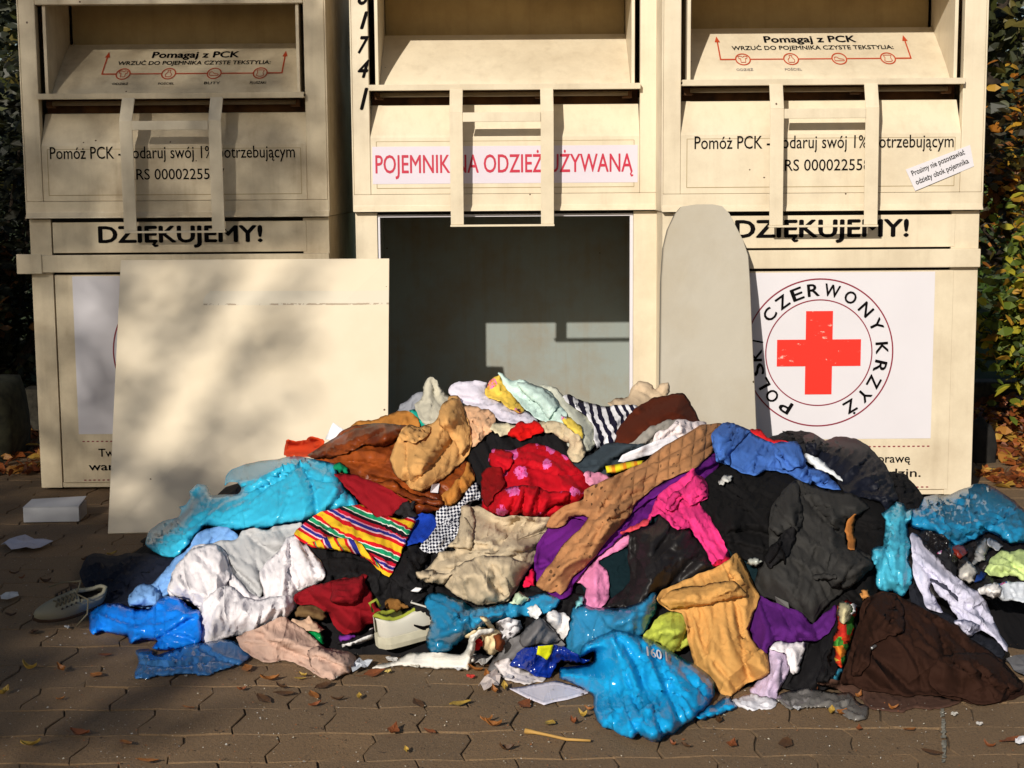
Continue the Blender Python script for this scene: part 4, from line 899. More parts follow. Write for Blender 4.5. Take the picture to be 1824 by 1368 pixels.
_o = g('trousers', 'beige stretch trousers lying across the front middle of the heap', 'trousers', 'P', [(826,903),(850,900),(868,910),(890,922),(930,920),(985,922),(975,945),(962,972),(948,1008),(932,1020),(925,1045),(905,1068),(880,1080),(845,1076),(815,1062),(795,1046),(790,1038),(745,1030),(742,1018),(762,1012),(778,990),(782,982),(812,980),(800,970),(812,962),(822,930)], C('beige_trousers', (196, 178, 150), crease=(5, .8, .012)), wl=60, slack=.13, puff=.06, pw=42, fold=-30)
part(_o, 'waistband', 'B', [(1225,620),(1290,612),(1310,700),(1300,860),(1270,910),(1190,890),(1130,885),(1195,845),(1210,740)], bpy.data.materials['beige_trousers'], fold=90)
part(_o, 'leg', 'B', [(1110,1150),(1150,1050),(1250,985),(1380,950),(1500,945),(1640,990),(1700,1020),(1600,1150),(1500,1265),(1400,1290),(1290,1275),(1170,1210)], bpy.data.materials['beige_trousers'], fold=70, wl=50, puff=.04, pw=30)
part(_o, 'cuff', 'B', [(918,1065),(990,1045),(1080,1060),(1150,1075),(1100,1140),(1000,1130),(920,1105)], bpy.data.materials['beige_trousers'], puff=.02)
g('t_shirt', 'pale pink t shirt hanging below the crochet cardigan', 't shirt', 'C', [(470,1115),(560,1020),(650,930),(700,860),(780,810),(860,800),(845,870),(700,945),(640,985),(690,1060),(702,1150),(700,1240),(645,1312),(520,1312),(545,1170)], C('pale_pink', (232, 140, 186)), wl=40, fold=80, slack=.12, puff=.03)
g('scarf', 'pale pink cloth corner between the floral blouse and the cardigan', 'cloth', 'C', [(530,400),(560,375),(700,405),(700,450),(600,480),(560,460)], C('pale_pink2', (232, 150, 180)), sp=4.3)
_o = g('skirt', 'deep purple skirt lying under the crochet cardigan', 'skirt', 'C', [(195,1100),(195,960),(230,850),(300,750),(430,670),(560,690),(760,650),(860,590),(1100,420),(1280,305),(1440,255),(1435,340),(1350,430),(1200,480),(1060,590),(990,680),(850,770),(720,880),(600,970),(480,1110),(440,1200),(370,1230),(260,1180)], C('purple', (100, 28, 122), crease=(6, .6, .008)), wl=70, slack=.08, puff=.03, fold=-35)
part(_o, 'waistband', 'C', [(440,670),(520,650),(900,560),(1100,430),(1300,310),(1430,270),(1430,330),(1300,380),(1100,500),(900,620),(700,760)], bpy.data.materials['purple'], wl=50, fold=-35)
g('sock', 'magenta printed sock tip beside the purple skirt', 'sock', 'C', [(120,1150),(150,1080),(190,1035),(200,1130),(160,1160)], m_floral('magenta_print', (220, 24, 70), (240, 140, 190)), sp=4)
g('cardigan', 'light brown crochet cardigan stretched diagonally over the middle of the heap', 'cardigan', 'C', [(215,1150),(255,1070),(310,1000),(370,900),(450,810),(520,740),(550,692),(500,682),(435,695),(400,740),(350,760),(280,750),(320,680),(400,615),(530,560),(540,505),(620,460),(700,415),(820,370),(950,310),(1060,220),(1200,130),(1330,62),(1440,50),(1475,60),(1440,150),(1400,240),(1300,330),(1180,390),(1020,480),(900,570),(830,690),(720,810),(620,930),(540,1030),(470,1090),(410,1180),(370,1212),(340,1190),(300,1200)], m_knit('crochet', (178, 126, 84), 35), wl=44, slack=.13, puff=.04, pw=26, fold=-40, sp=4.3)
g('coat', 'black satin coat between the pale pink and hot pink clothes', 'coat', 'C', [(840,800),(860,755),(1010,735),(1040,675),(1120,690),(1220,740),(1350,900),(1440,1030),(1300,1090),(1160,1140),(1040,1185),(1000,1250),(900,1290),(690,1290),(760,1200),(850,1110),(830,950)], blk2, wl=60, slack=.12, puff=.05, fold=-50)
g('jacket', 'black fur lined jacket right of the hot pink cardigan', 'jacket', 'P', [(1235,880),(1262,846),(1290,828),(1330,826),(1360,830),(1440,850),(1520,870),(1570,890),(1590,940),(1570,1020),(1548,1080),(1400,1100),(1345,1010),(1310,990),(1270,940)], C('black_fur', (20, 19, 20), weave=120, wb=1), wl=40, slack=.15, puff=.05)
_o = g('cardigan', 'hot pink cardigan with a long ribbed sleeve right of the crochet one', 'cardigan', 'C', [(960,700),(1000,610),(1050,530),(1150,450),(1230,390),(1280,355),(1300,400),(1345,425),(1370,500),(1365,560),(1320,590),(1380,680),(1440,790),(1490,890),(1532,970),(1500,1010),(1440,1022),(1400,1005),(1360,920),(1300,830),(1240,762),(1165,768),(1100,710),(1040,665),(1000,690),(970,725)], C('hot_pink', (232, 58, 130), crease=(10, .7, .008)), wl=26, slack=.2, puff=.035, pw=22, fold=55, sp=4.3)
part(_o, 'cuff', 'C', [(1405,1010),(1430,985),(1500,955),(1532,965),(1525,1000),(1470,1022),(1420,1025)], C('cuff_red', (210, 24, 60)), sp=3.5, puff=.012, pw=8)
part(_o, 'collar', 'C', [(1080,640),(1100,560),(1180,500),(1250,450),(1290,410),(1350,430),(1365,540),(1320,580),(1250,600),(1200,560),(1150,620)], bpy.data.materials['hot_pink'], wl=18, slack=.3, fold=-50, puff=.025)
g('trim', 'coral lace trim strip on the edge of the purple skirt', 'lace', 'C', [(780,790),(850,755),(930,715),(975,700),(960,735),(860,780),(800,805)], m_floral('coral_lace', (226, 76, 90), (250, 190, 190)), sp=4, wl=10)
# ---- right shoulder
g('jacket', 'dark grey zipped jacket collar at the right shoulder of the heap', 'jacket', 'D', [(90,160),(190,112),(330,102),(420,140),(440,260),(340,300),(200,230)], C('anthracite', (40, 40, 44)), wl=40, puff=.04)
g('jacket', 'navy quilted nylon jacket bulging at the right shoulder of the heap', 'jacket', 'D', [(330,150),(400,120),(480,160),(590,146),(690,160),(760,195),(840,270),(900,370),(935,440),(965,560),(900,650),(860,590),(740,560),(620,540),(560,430),(470,350),(360,280)], navyp, wl=36, slack=.16, puff=.09, pw=50, fold=-40)
g('scarf', 'thin red scarf on the blue workwear trousers', 'scarf', 'D', [(-60,100),(20,90),(70,125),(120,165),(240,172),(235,205),(160,215),(90,190),(40,150)], C('red_b', (226, 34, 40)), wl=16, puff=.025, sp=4.3)
g('sandal', 'slim white strap shoe sole beside the blue trousers', 'shoe sole', 'D', [(338,270),(370,260),(440,295),(500,340),(540,385),(600,430),(600,448),(540,410),(450,370),(370,325)], C('white_sole', (232, 236, 240), wb=.05, rough=.5), slack=.01, amp=0.001, puff=.02, pw=10, sp=4.3, group=None)
_o = g('trousers', 'cornflower blue trousers folded over the right shoulder of the heap', 'trousers', 'W', [(240,945),(275,905),(320,886),(370,905),(440,940),(490,975),(560,1000),(640,990),(690,1040),(720,1110),(800,1140),(860,1180),(895,1232),(800,1215),(700,1190),(610,1150),(520,1128),(450,1155),(400,1148),(330,1110),(262,1090),(250,1010)], C('cornflower', (70, 112, 190), crease=(8, .8, .01)), wl=44, slack=.18, puff=.07, pw=40, fold=-60)
part(_o, 'leg', 'M', [(800,620),(860,570),(930,528),(1000,545),(1080,585),(1130,610),(1070,660),(1000,730),(960,800),(945,885),(860,850),(815,760)], bpy.data.materials['cornflower'], wl=40, fold=-70, puff=.045, pw=26)
part(_o, 'pocket', 'M', [(1300,720),(1370,700),(1500,690),(1560,760),(1590,880),(1480,930),(1390,920),(1340,820)], bpy.data.materials['cornflower'], wl=40, fold=60, puff=.02)
_o = g('jacket', 'charcoal hooded jacket spread over the right half of the heap', 'jacket', 'D', [(15,1060),(60,1000),(95,900),(100,760),(125,610),(200,490),(290,432),(400,480),(520,515),(650,530),(740,570),(785,622),(700,665),(620,705),(610,790),(625,860),(700,900),(770,945),(825,1000),(760,1060),(700,1120),(600,1190),(520,1260),(455,1335),(400,1410),(370,1400),(310,1360),(230,1290),(130,1250),(40,1210),(0,1140)], char, wl=70, slack=.11, puff=.055, pw=45, fold=70)
part(_o, 'sleeve', 'D', [(560,900),(640,880),(720,930),(800,985),(815,1005),(760,1060),(690,1120),(600,1180),(520,1160),(480,1080),(500,980)], bpy.data.materials['charcoal_cloth'], wl=50, fold=-50, puff=.03, pw=26)
part(_o, 'hood', 'D', [(110,760),(130,620),(200,500),(285,445),(310,560),(330,700),(300,780),(240,760),(160,820)], bpy.data.materials['charcoal_cloth'], wl=50, fold=80, puff=.03, pw=24)
part(_o, 'pocket_flap', 'D', [(390,1085),(450,1065),(540,1075),(545,1100),(480,1110),(400,1110)], bpy.data.materials['charcoal_cloth'], sp=3.5, puff=.008)
part(_o, 'hood_lining', 'D', [(60,960),(120,880),(190,800),(270,750),(275,840),(240,920),(180,980),(100,1030)], blk, wl=30, puff=.008, sp=4.3)
g('hanger', 'orange wooden hanger edge beside the charcoal jacket', 'hanger', 'D', [(625,715),(690,668),(670,740),(680,830),(680,912),(640,895),(620,800)], C('orange_wood', (176, 112, 56), wb=.1), slack=0.01, amp=.001, puff=.015, pw=8, sp=4.3, group=None)
# ---- lower middle and right
g('sweater', 'purple ribbed sweater at the foot of the charcoal jacket', 'sweater', 'H', [(-40,380),(-20,280),(20,190),(130,250),(330,320),(390,390),(480,320),(550,260),(555,360),(500,450),(400,505),(320,512),(240,530),(160,505),(110,545),(80,590),(20,590)], C('purple2', (84, 30, 110), weave=200, wb=.6), wl=46, slack=.12, puff=.045, fold=80)
g('sock', 'lilac knee sock crumpled at the right front of the heap', 'sock', 'H', [(0,800),(50,720),(90,640),(100,565),(150,555),(220,590),(240,660),(215,760),(170,840),(130,920),(80,935),(20,905),(-30,840)], C('lilac', (208, 188, 216), weave=200, wb=.6), wl=18, fold=100, slack=.2, puff=.045, sp=4.3)
g('sock', 'white sock folded over the top of the lilac one', 'sock', 'H', [(110,560),(150,505),(230,525),(330,510),(342,560),(320,640),(290,720),(250,735),(235,660),(215,600),(150,575)], C('white_sock', (232, 226, 230), weave=200, wb=.5), wl=20, fold=70, slack=.15, puff=.04, sp=4.3)
clear2 = m_bag('teal_film', (40, 142, 190), trans=.3, clear=.12, rough=.22)
g('plastic_bag', 'teal translucent bag bulging left of the cream glove', 'plastic bag', 'F', [(1350,240),(1380,190),(1450,175),(1560,220),(1650,265),(1740,290),(1840,290),(1900,300),(1820,360),(1700,440),(1600,500),(1530,580),(1450,605),(1375,570),(1365,480),(1390,380),(1385,300)], clear2, wl=33, slack=.08, puff=.07, pw=30, sp=4.3, bend=.05, th=.001, group='plastic bags in the heap', film=True)
g('plastic_bag', 'torn teal plastic scraps under the beige trousers', 'plastic scraps', 'G', [(-10,290),(100,280),(240,250),(330,230),(430,200),(490,180),(600,225),(590,250),(540,310),(440,345),(330,340),(240,360),(120,400),(0,430)], m_bag('teal_scraps', (50, 160, 210), trans=.25), wl=21, slack=.08, puff=.03, sp=4, bend=.05, th=.001, rough=1.2, group='plastic bags in the heap', film=True)
g('rubber_glove', 'crumpled pale green packaging scrap on the teal scraps', 'packaging', 'G', [(265,240),(320,165),(345,185),(385,200),(370,240),(310,260)], C('palegreen', (206, 226, 196)), sp=4, puff=.02, group=None)
g('plastic_bag', 'see through teal bag behind the big knotted cyan bag', 'plastic bag', 'G', [(630,500),(650,400),(680,280),(740,255),(860,285),(1000,275),(1130,245),(1200,200),(1245,185),(1262,250),(1250,320),(1170,460),(1050,480),(900,520),(780,580),(735,620),(640,590)], m_bag('teal_clear', (60, 160, 208), trans=.25, clear=.3, rough=.18), wl=39, slack=.08, puff=.06, sp=4.3, bend=.05, th=.001, group='plastic bags in the heap', film=True)
g('t_shirt', 'white t shirt sleeve beside the see through teal bag', 't shirt', 'G', [(500,340),(540,305),(620,315),(660,360),(650,440),(620,505),(560,440)], C('white_c', (230, 226, 226)), wl=20, puff=.03, sp=4.3)
g('shirt', 'white crumpled collar behind the grey t shirt', 'shirt', 'G', [(165,385),(240,355),(330,370),(330,450),(260,500),(220,560),(190,480)], C('white_d', (222, 220, 226)), wl=14, slack=.3, puff=.025, sp=4)
_o = g('t_shirt', 'mid grey t shirt at the front of the heap above the navy packet', 't shirt', 'G', [(115,700),(150,640),(200,560),(260,500),(330,470),(390,400),(460,345),(520,400),(580,470),(630,530),(560,600),(400,660),(280,700),(180,740)], C('mid_grey', (116, 114, 116)), wl=40, slack=.14, puff=.04, fold=-50)
part(_o, 'sleeve', 'G', [(330,480),(400,385),(460,350),(520,405),(600,500),(540,530),(440,540),(360,545),(320,520)], bpy.data.materials['mid_grey'], fold=-50, puff=.025)
g('t_shirt', 'dirty white hem of cloth under the navy packet', 'cloth', 'G', [(155,655),(260,625),(290,680),(400,720),(505,745),(490,780),(420,785),(340,797),(250,770),(190,735)], C('white_e', (214, 206, 206)), wl=22, slack=.2, puff=.02, sp=4.3)
g('packaging', 'glossy navy packet with a yellow square at the front of the heap', 'packet', 'G', [(262,670),(300,610),(345,555),(440,548),(540,535),(620,540),(680,580),(740,625),(805,635),(760,665),(690,655),(610,640),(570,690),(525,752),(440,738),(350,705)], C('navy_film', (12, 44, 140), rough=.15, spec=.7, wb=.03, crease=(10, 1, .008)), wl=30, slack=.08, puff=.03, sp=4.3, th=.001, group=None)
g('sticker', 'bright yellow printed square on the navy packet', 'wrapper', 'G', [(450,545),(555,535),(540,590),(510,640),(470,610),(440,600)], C('yellow_sq', (222, 222, 30), rough=.3, wb=.03), amp=.001, slack=.02, puff=.004, sharp=True, sp=4, rough=0, th=.001, group=None)
g('paper', 'large white sheet of paper lying flat in front of the heap', 'paper', 'G', [(252,838),(400,805),(575,775),(700,810),(822,855),(740,885),(650,910),(560,925),(490,945),(380,900)], C('white_paper3', (226, 220, 232), wb=.05), amp=.005, slack=.02, puff=.004, sharp=True, rough=0, th=.001, group='paper scraps in the heap')
g('cloth', 'light lime cloth between the teal bag and the tan fleece', 'cloth', 'G', [(1165,480),(1210,410),(1270,345),(1350,298),(1415,308),(1470,360),(1500,460),(1480,540),(1365,585),(1260,530)], C('lime', (190, 200, 84)), wl=28, slack=.16, puff=.045, fold=-60)
_o = g('t_shirt', 'tan fleece sweater draped down the right front of the heap', 'sweater', 'P', [(1172,1066),(1180,1050),(1220,1032),(1270,1014),(1300,995),(1313,984),(1326,1000),(1342,1040),(1350,1062),(1342,1090),(1332,1120),(1345,1145),(1366,1165),(1367,1190),(1355,1206),(1325,1222),(1302,1240),(1285,1236),(1262,1214),(1240,1190),(1226,1150),(1222,1112),(1214,1092),(1188,1084)], C('tan_fleece', (206, 154, 88), crease=(6, .6, .01)), wl=44, slack=.13, puff=.065, pw=45, fold=70)
part(_o, 'collar', 'P', [(1176,1068),(1200,1050),(1260,1040),(1310,1035),(1330,1060),(1290,1070),(1230,1082),(1195,1084)], bpy.data.materials['tan_fleece'], wl=24, fold=-10, puff=.02)
g('plastic_bag', 'white knotted carrier bag corner under the tan fleece', 'plastic bag', 'P', [(1305,1245),(1330,1235),(1365,1240),(1388,1250),(1372,1262),(1330,1262),(1308,1256)], C('white_f', (226, 224, 232)), sp=4.3, puff=.015, group='plastic bags in the heap')
g('toy', 'cream soft toy piece with thin limp arms lying beside the teal bag', 'soft toy', 'G', [(55,345),(75,338),(110,360),(165,415),(195,460),(212,520),(200,575),(150,600),(110,590),(70,550),(62,490),(20,478),(-40,490),(-42,470),(10,440),(70,420),(112,425),(85,390)], C('toy_cream', (232, 212, 170)), sp=3.5, slack=.06, puff=.05, pw=12, wl=24, group=None)
g('rag', 'rust brown rag poking out beside the cream soft toy', 'rag', 'G', [(150,470),(190,450),(225,500),(215,560),(170,570)], C('rust_rag', (120, 60, 30)), sp=3.5, puff=.02, group=None)
g('cap', 'bright red scrap of cloth beneath the cream soft toy', 'cloth', 'G', [(-20,520),(30,490),(70,500),(66,550),(20,570),(-25,560)], C('red_scrap', (210, 30, 36)), sp=3.5, puff=.015)
g('t', 'thin white strap lying across the perforated shoe sole', 'strap', 'F', [(1660,470),(1800,420),(1830,440),(1700,500),(1690,640),(1650,650)], C('strap_w', (232, 228, 220)), sp=3.5, puff=.012, pw=8, group=None)
g('t', 'crumpled white tissue between the two teal bags', 'tissue', 'G', [(380,290),(430,260),(470,300),(450,350),(400,350)], C('tissue2', (232, 234, 236)), sp=3.5, puff=.025, slack=.3, wl=14, group='paper scraps in the heap')
g('t', 'pale aqua plastic scrap left of the pale pink t shirt', 'plastic scraps', 'G', [(700,235),(745,190),(760,210),(740,260),(705,270)], m_bag('aqua_scrap', (150, 220, 226)), sp=3.5, puff=.02, film=True, group='plastic bags in the heap')
g('t', 'small white printed tag on the black cloth below the beige trousers', 'tag', 'P', [(731,1053),(741,1046),(752,1048),(744,1055)], C('tag_w', (236, 234, 236)), sp=3, amp=0.001, puff=.004, sharp=True, rough=0, group=None)
g('t', 'light grey crumpled label on the black fur lined jacket', 'label', 'P', [(1279,862),(1287,848),(1301,846),(1302,854),(1290,862)], C('tag_g', (200, 200, 196)), sp=3, puff=.01, group=None)
g('t', 'crumpled silver sweet wrapper beside the tan fleece and charcoal jacket', 'wrapper', 'P', [(1328,997),(1340,990),(1354,996),(1350,1006),(1334,1006)], C('tag_s', (180, 184, 176), rough=.3, spec=.7), sp=3, puff=.014, slack=.3, group=None)
g('t', 'orange brown leather strap at the top of the dark brown coat', 'strap', 'H', [(712,185),(735,150),(765,165),(770,205),(735,230)], C('strap_o', (196, 136, 76)), sp=3, puff=.014, group=None)
g('t', 'olive brown sock toe peeping out right of the black trousers leg', 'sock', 'F', [(480,310),(520,255),(600,250),(680,290),(690,350),(640,370),(560,350),(490,350)], C('olive_sock', (112, 88, 58)), sp=4, puff=.03, group=GP)
g('t', 'teal blue plastic strip at the foot of the cloth boot', 'plastic scraps', 'H', [(470,775),(500,700),(560,670),(590,690),(550,780)], m_bag('teal_strip', (60, 150, 180)), sp=3.5, puff=.015, film=True, group='plastic bags in the heap')
g('t', 'purple patterned scrap near the maroon sweater hem', 'cloth', 'F', [(770,470),(850,450),(890,470),(860,500),(780,510)], m_floral('berry', (120, 50, 150), (230, 140, 60)), sp=3.5, puff=.012)
cy2 = m_bag('cyan_polythene_b', (30, 176, 238), trans=.3)
g('plastic_bag', 'big full cyan bin bag with a knotted corner at the front of the heap', 'plastic bag', 'G', [(735,615),(735,560),(770,515),(830,480),(900,455),(960,432),(1060,448),(1130,470),(1200,492),(1290,535),(1370,580),(1450,625),(1520,672),(1590,730),(1640,790),(1645,880),(1610,950),(1540,1010),(1480,1060),(1400,1105),(1330,1140),(1270,1170),(1200,1178),(1130,1150),(1080,1182),(1000,1150),(940,1110),(880,1095),(850,1060),(828,980),(822,880),(740,820),(640,785),(590,765),(600,690),(700,680),(822,655),(830,580),(790,590)], cy2, wl=45, slack=.08, puff=.17, pw=75, sp=4.3, bend=.05, th=.001, rough=1.2, gap=.008, fold=65, group='plastic bags in the heap', film=True)
g('bag_knot', 'twisted cyan knot end lying on the paving right of the big bag', 'bag end', 'G', [(1525,1020),(1580,970),(1640,935),(1700,895),(1740,880),(1775,915),(1792,955),(1730,990),(1650,1015),(1570,1040)], cy2, wl=21, slack=.08, puff=.05, pw=14, sp=4, fold=-30, th=.001, group=None, film=True)
# ---- far left front
cb = m_bag('azure_polythene', (24, 140, 250), trans=.3)
g('plastic_bag', 'bright azure plastic bag on the paving at the left foot of the heap', 'plastic bag', 'E', [(598,300),(605,258),(700,250),(790,245),(890,285),(1000,295),(1060,250),(1110,205),(1180,195),(1240,240),(1300,290),(1348,300),(1362,400),(1360,520),(1300,550),(1180,560),(1060,575),(1020,555),(1060,510),(980,500),(890,520),(860,470),(700,455),(610,460)], cb, wl=39, slack=.08, puff=.08, pw=36, sp=4.3, bend=.05, th=.001, group='plastic bags in the heap', film=True)
g('plastic_bag', 'clear bluish film wrapper twisted on the paving below the azure bag', 'plastic film', 'E', [(905,765),(915,700),(935,640),(925,575),(1000,558),(1060,600),(1150,570),(1240,545),(1400,515),(1500,495),(1580,505),(1650,560),(1692,620),(1640,670),(1540,700),(1400,740),(1280,735),(1150,742),(1030,755)], m_bag('clear_film', (90, 160, 226), trans=.25, clear=.5, rough=.12), wl=27, slack=.08, puff=.05, pw=24, sp=4, bend=.05, th=.001, group='plastic bags in the heap', film=True)
# ---- front middle
_o = g('sweater', 'maroon wool sweater at the left front of the heap', 'sweater', 'F', [(478,195),(560,145),(640,112),(740,100),(820,82),(890,80),(930,50),(965,65),(955,110),(1000,200),(1030,280),(1130,325),(1140,350),(1060,375),(960,400),(910,460),(800,455),(740,395),(700,320),(600,270),(490,250)], C('maroon_wool', (132, 18, 28)), wl=60, slack=.1, puff=.045, fold=20)
part(_o, 'sleeve', 'F', [(720,200),(735,110),(820,85),(890,82),(930,60),(950,110),(940,200),(900,245),(800,265),(730,250)], bpy.data.materials['maroon_wool'], wl=40, fold=10, puff=.025, pw=18)
g('scarf', 'brown sock with a tan patch beside the maroon sweater', 'sock', 'F', [(1080,245),(1140,215),(1240,265),(1225,290),(1150,315),(1100,290)], C('brown_sock', (132, 92, 46)), sp=4.3, puff=.03)
g('pouch', 'small green glossy packet beside the dusty pink trousers', 'packet', 'F', [(555,430),(620,405),(660,440),(680,520),(650,535),(600,480)], C('green_pk', (10, 140, 72), rough=.25, spec=.6), sp=4, puff=.02, group=None)
g('sock', 'crumpled flesh coloured stocking above the dusty pink trousers', 'stocking', 'F', [(460,360),(540,370),(570,340),(620,390),(680,430),(600,440),(520,430),(440,400)], C('flesh', (196, 164, 140)), sp=4, puff=.025, wl=14, slack=.3)
g('shoe_sole', 'white perforated shoe sole lying flat at the front edge of the heap', 'shoe sole', 'F', [(1000,698),(1060,660),(1140,645),(1240,600),(1380,585),(1500,590),(1620,600),(1655,500),(1700,480),(1690,560),(1660,640),(1640,702),(1500,700),(1380,688),(1260,682),(1140,680)], C('sole_white', (226, 222, 214), wb=.1, rough=.5), amp=.001, slack=.01, puff=.022, pw=9, sp=4, group=None)
g('magazine', 'black and white printed strip of cloth left of the trainer', 'belt', 'F', [(750,520),(850,500),(960,440),(1015,410),(1010,480),(900,520),(800,545)], m_stripes('bwbelt', [(0, (30, 28, 30)), (.5, (224, 222, 222))], 30, -20), sp=4, puff=.012, fold=-20)
_o = g('trousers', 'dusty pink trousers lying on the paving at the left front', 'trousers', 'F', [(72,485),(130,455),(220,430),(290,385),(350,350),(410,345),(470,385),(530,430),(610,490),(690,545),(780,565),(860,590),(895,640),(870,700),(800,745),(740,768),(660,750),(580,705),(480,660),(380,640),(280,650),(190,610),(120,560)], C('dusty_pink', (196, 164, 148), crease=(10, .8, .01)), wl=30, slack=.2, puff=.05, pw=34, fold=25)
part(_o, 'leg', 'F', [(560,570),(620,545),(720,560),(850,592),(890,640),(865,698),(800,742),(740,764),(660,745),(590,690)], bpy.data.materials['dusty_pink'], wl=26, fold=30, puff=.03)
# ---- right end
g('plastic_bag', 'large creased teal bag sprawled over the right end of the heap', 'plastic bag', 'D', [(1030,700),(1050,640),(1110,625),(1150,555),(1230,530),(1310,540),(1380,510),(1440,490),(1500,462),(1570,465),(1650,500),(1740,570),(1830,650),(1900,720),(1900,850),(1824,862),(1720,862),(1640,810),(1580,790),(1510,830),(1440,860),(1380,892),(1310,845),(1220,805),(1130,780),(1060,750)], m_bag('teal_polythene', (44, 154, 204), trans=.3, clear=.08), wl=42, slack=.08, puff=.11, pw=50, sp=4.3, bend=.05, th=.001, rough=1.2, group='plastic bags in the heap', film=True)
g('plastic_bag', 'upright bunched light teal bag left of the pale shirt', 'plastic bag', 'K', [(615,160),(680,120),(740,68),(800,85),(835,130),(880,120),(870,200),(840,260),(850,340),(870,420),(850,560),(890,640),(880,740),(850,800),(800,860),(720,830),(640,830),(580,800),(565,720),(570,600),(530,540),(525,465),(580,430),(635,440),(645,340),(650,240)], m_bag('teal_polythene_b', (84, 196, 226), trans=.3), wl=33, slack=.08, puff=.06, pw=26, sp=4, bend=.05, fold=85, th=.001, rough=1.2, group='plastic bags in the heap', film=True)
g('shirt', 'navy striped garment behind the pale shirt at the right', 'shirt', 'K', [(860,780),(920,760),(1000,920),(1150,1000),(1260,1060),(1400,1160),(1560,1220),(1660,1290),(1640,1400),(1400,1300),(1200,1150),(980,1040),(860,920)], C('navy2', (30, 32, 40)), wl=30)
g('cloth', 'crumpled clear plastic scraps on the black jacket at the right end', 'plastic scraps', 'K', [(1390,500),(1420,420),(1490,365),(1515,400),(1490,500),(1440,570),(1385,590)], m_bag('clear_grey', (190, 190, 190), clear=.3), sp=4, slack=.08, puff=.03, th=.001, group='plastic bags in the heap', film=True)
g('wrapper', 'dark red wrapper under the large teal bag', 'wrapper', 'K', [(1130,450),(1190,425),(1320,440),(1350,500),(1270,530),(1160,500)], C('red_wrap', (120, 34, 20), rough=.3, spec=.6), sp=4, slack=.3, puff=.03, th=.001, group=None)
g('cap', 'white baby cap beside the lime cloth at the right', 'cap', 'K', [(1250,660),(1290,600),(1340,570),(1400,600),(1420,660),(1390,730),(1340,755),(1270,720)], C('white_cap', (228, 222, 212)), puff=.05, pw=16, sp=4.3)
g('cloth', 'pale lime shirt at the right edge of the heap', 'shirt', 'K', [(1490,650),(1530,570),(1590,510),(1640,465),(1700,490),(1824,470),(1930,480),(1930,740),(1824,735),(1740,700),(1640,690),(1540,690)], C('pale_lime', (200, 220, 146)), wl=26, slack=.16, puff=.05)
g('magazine', 'torn blue and white printed leaflets beside the carton', 'leaflets', 'K', [(1440,810),(1540,760),(1640,750),(1824,740),(1930,760),(1930,900),(1640,900),(1600,860)], m_floral('leaflet_print', (220, 226, 236), (70, 130, 190)), wl=18, slack=.12, puff=.012, sp=4.3, th=.001, group='paper scraps in the heap')
_o = g('shirt', 'pale lilac blouse with a dark line hanging down the right end of the heap', 'blouse', 'K', [(862,360),(880,330),(940,370),(1010,440),(1080,520),(1160,590),(1250,690),(1340,770),(1440,840),(1500,930),(1545,1010),(1590,1110),(1640,1210),(1695,1280),(1680,1330),(1600,1250),(1560,1200),(1460,1140),(1400,1180),(1325,1222),(1290,1150),(1225,1085),(1265,1055),(1225,990),(1180,920),(1110,860),(1040,740),(1030,800),(1080,880),(1140,1000),(1060,980),(1000,950),(960,850),(910,740),(880,640),(870,500)], C('pale_lilac', (206, 204, 226), crease=(9, .8, .01)), wl=26, slack=.16, puff=.035, fold=50, sp=4.3)
part(_o, 'cuff', 'K', [(1228,1085),(1290,1060),(1400,1080),(1455,1130),(1400,1175),(1328,1215),(1290,1150)], bpy.data.materials['pale_lilac'], wl=22, puff=.018, slack=.25)
part(_o, 'front_placket', 'K', [(1030,715),(1080,725),(1170,780),(1250,860),(1275,900),(1262,905),(1200,840),(1110,770),(1035,735)], C('placket_dark', (60, 60, 76)), sp=3.5, puff=.006, amp=0.001)
g('scrap', 'crumpled black glossy film among the rubbish at the right end', 'plastic scraps', 'K', [(930,330),(1000,310),(1140,345),(1200,420),(1260,560),(1230,640),(1150,600),(1060,500),(980,430)], m_bag('black_film', (26, 24, 26), trans=.05), slack=.08, puff=.03, wl=22, film=True, th=.001, group='plastic bags in the heap')
g('scrap', 'black and white net scrap between the pale shirt and the baby cap', 'net', 'K', [(1090,490),(1150,480),(1200,560),(1260,620),(1230,680),(1160,600)], m_floral('net_bw', (30, 30, 34), (210, 210, 214)), sp=4, wl=12, slack=.3, puff=.02, group=None)
g('scrap', 'dark blue folded cap peak right of the white baby cap', 'cap', 'K', [(1400,740),(1420,680),(1470,655),(1500,670),(1490,700),(1440,735)], C('peak_blue', (20, 50, 110)), sp=4, puff=.02)
g('scrap', 'white tissue lying beside the torn leaflets', 'tissue', 'K', [(1430,810),(1500,770),(1590,755),(1640,780),(1620,860),(1560,880),(1480,850)], C('tissue', (236, 232, 230)), sp=4, wl=16, slack=.3, puff=.03, group='paper scraps in the heap')
g('scrap', 'silver foil wrapper sticking up under the large teal bag', 'wrapper', 'K', [(1500,400),(1530,370),(1600,400),(1640,440),(1600,470),(1540,450)], C('foil', (170, 170, 176), rough=.3, spec=.8), sp=4, wl=12, slack=.3, puff=.02, group=None)
choc = C('chocolate', (48, 28, 20), crease=(5, .9, .014), weave=400)
g('coat', 'thin brown cloth spread on the paving under the dark brown coat', 'cloth', 'H', [(430,795),(520,770),(640,775),(800,800),(900,850),(1100,860),(1300,900),(1400,930),(1340,955),(1200,965),(1080,960),(960,990),(860,975),(780,960),(700,890),(560,840)], C('thin_brown', (84, 60, 50)), wl=26, slack=.1, puff=.012)
g('shoe_bag', 'black strip of cloth left of the brown coat', 'cloth', 'H', [(430,700),(520,500),(560,480),(560,700),(500,770),(420,790)], blk, sp=4.3)
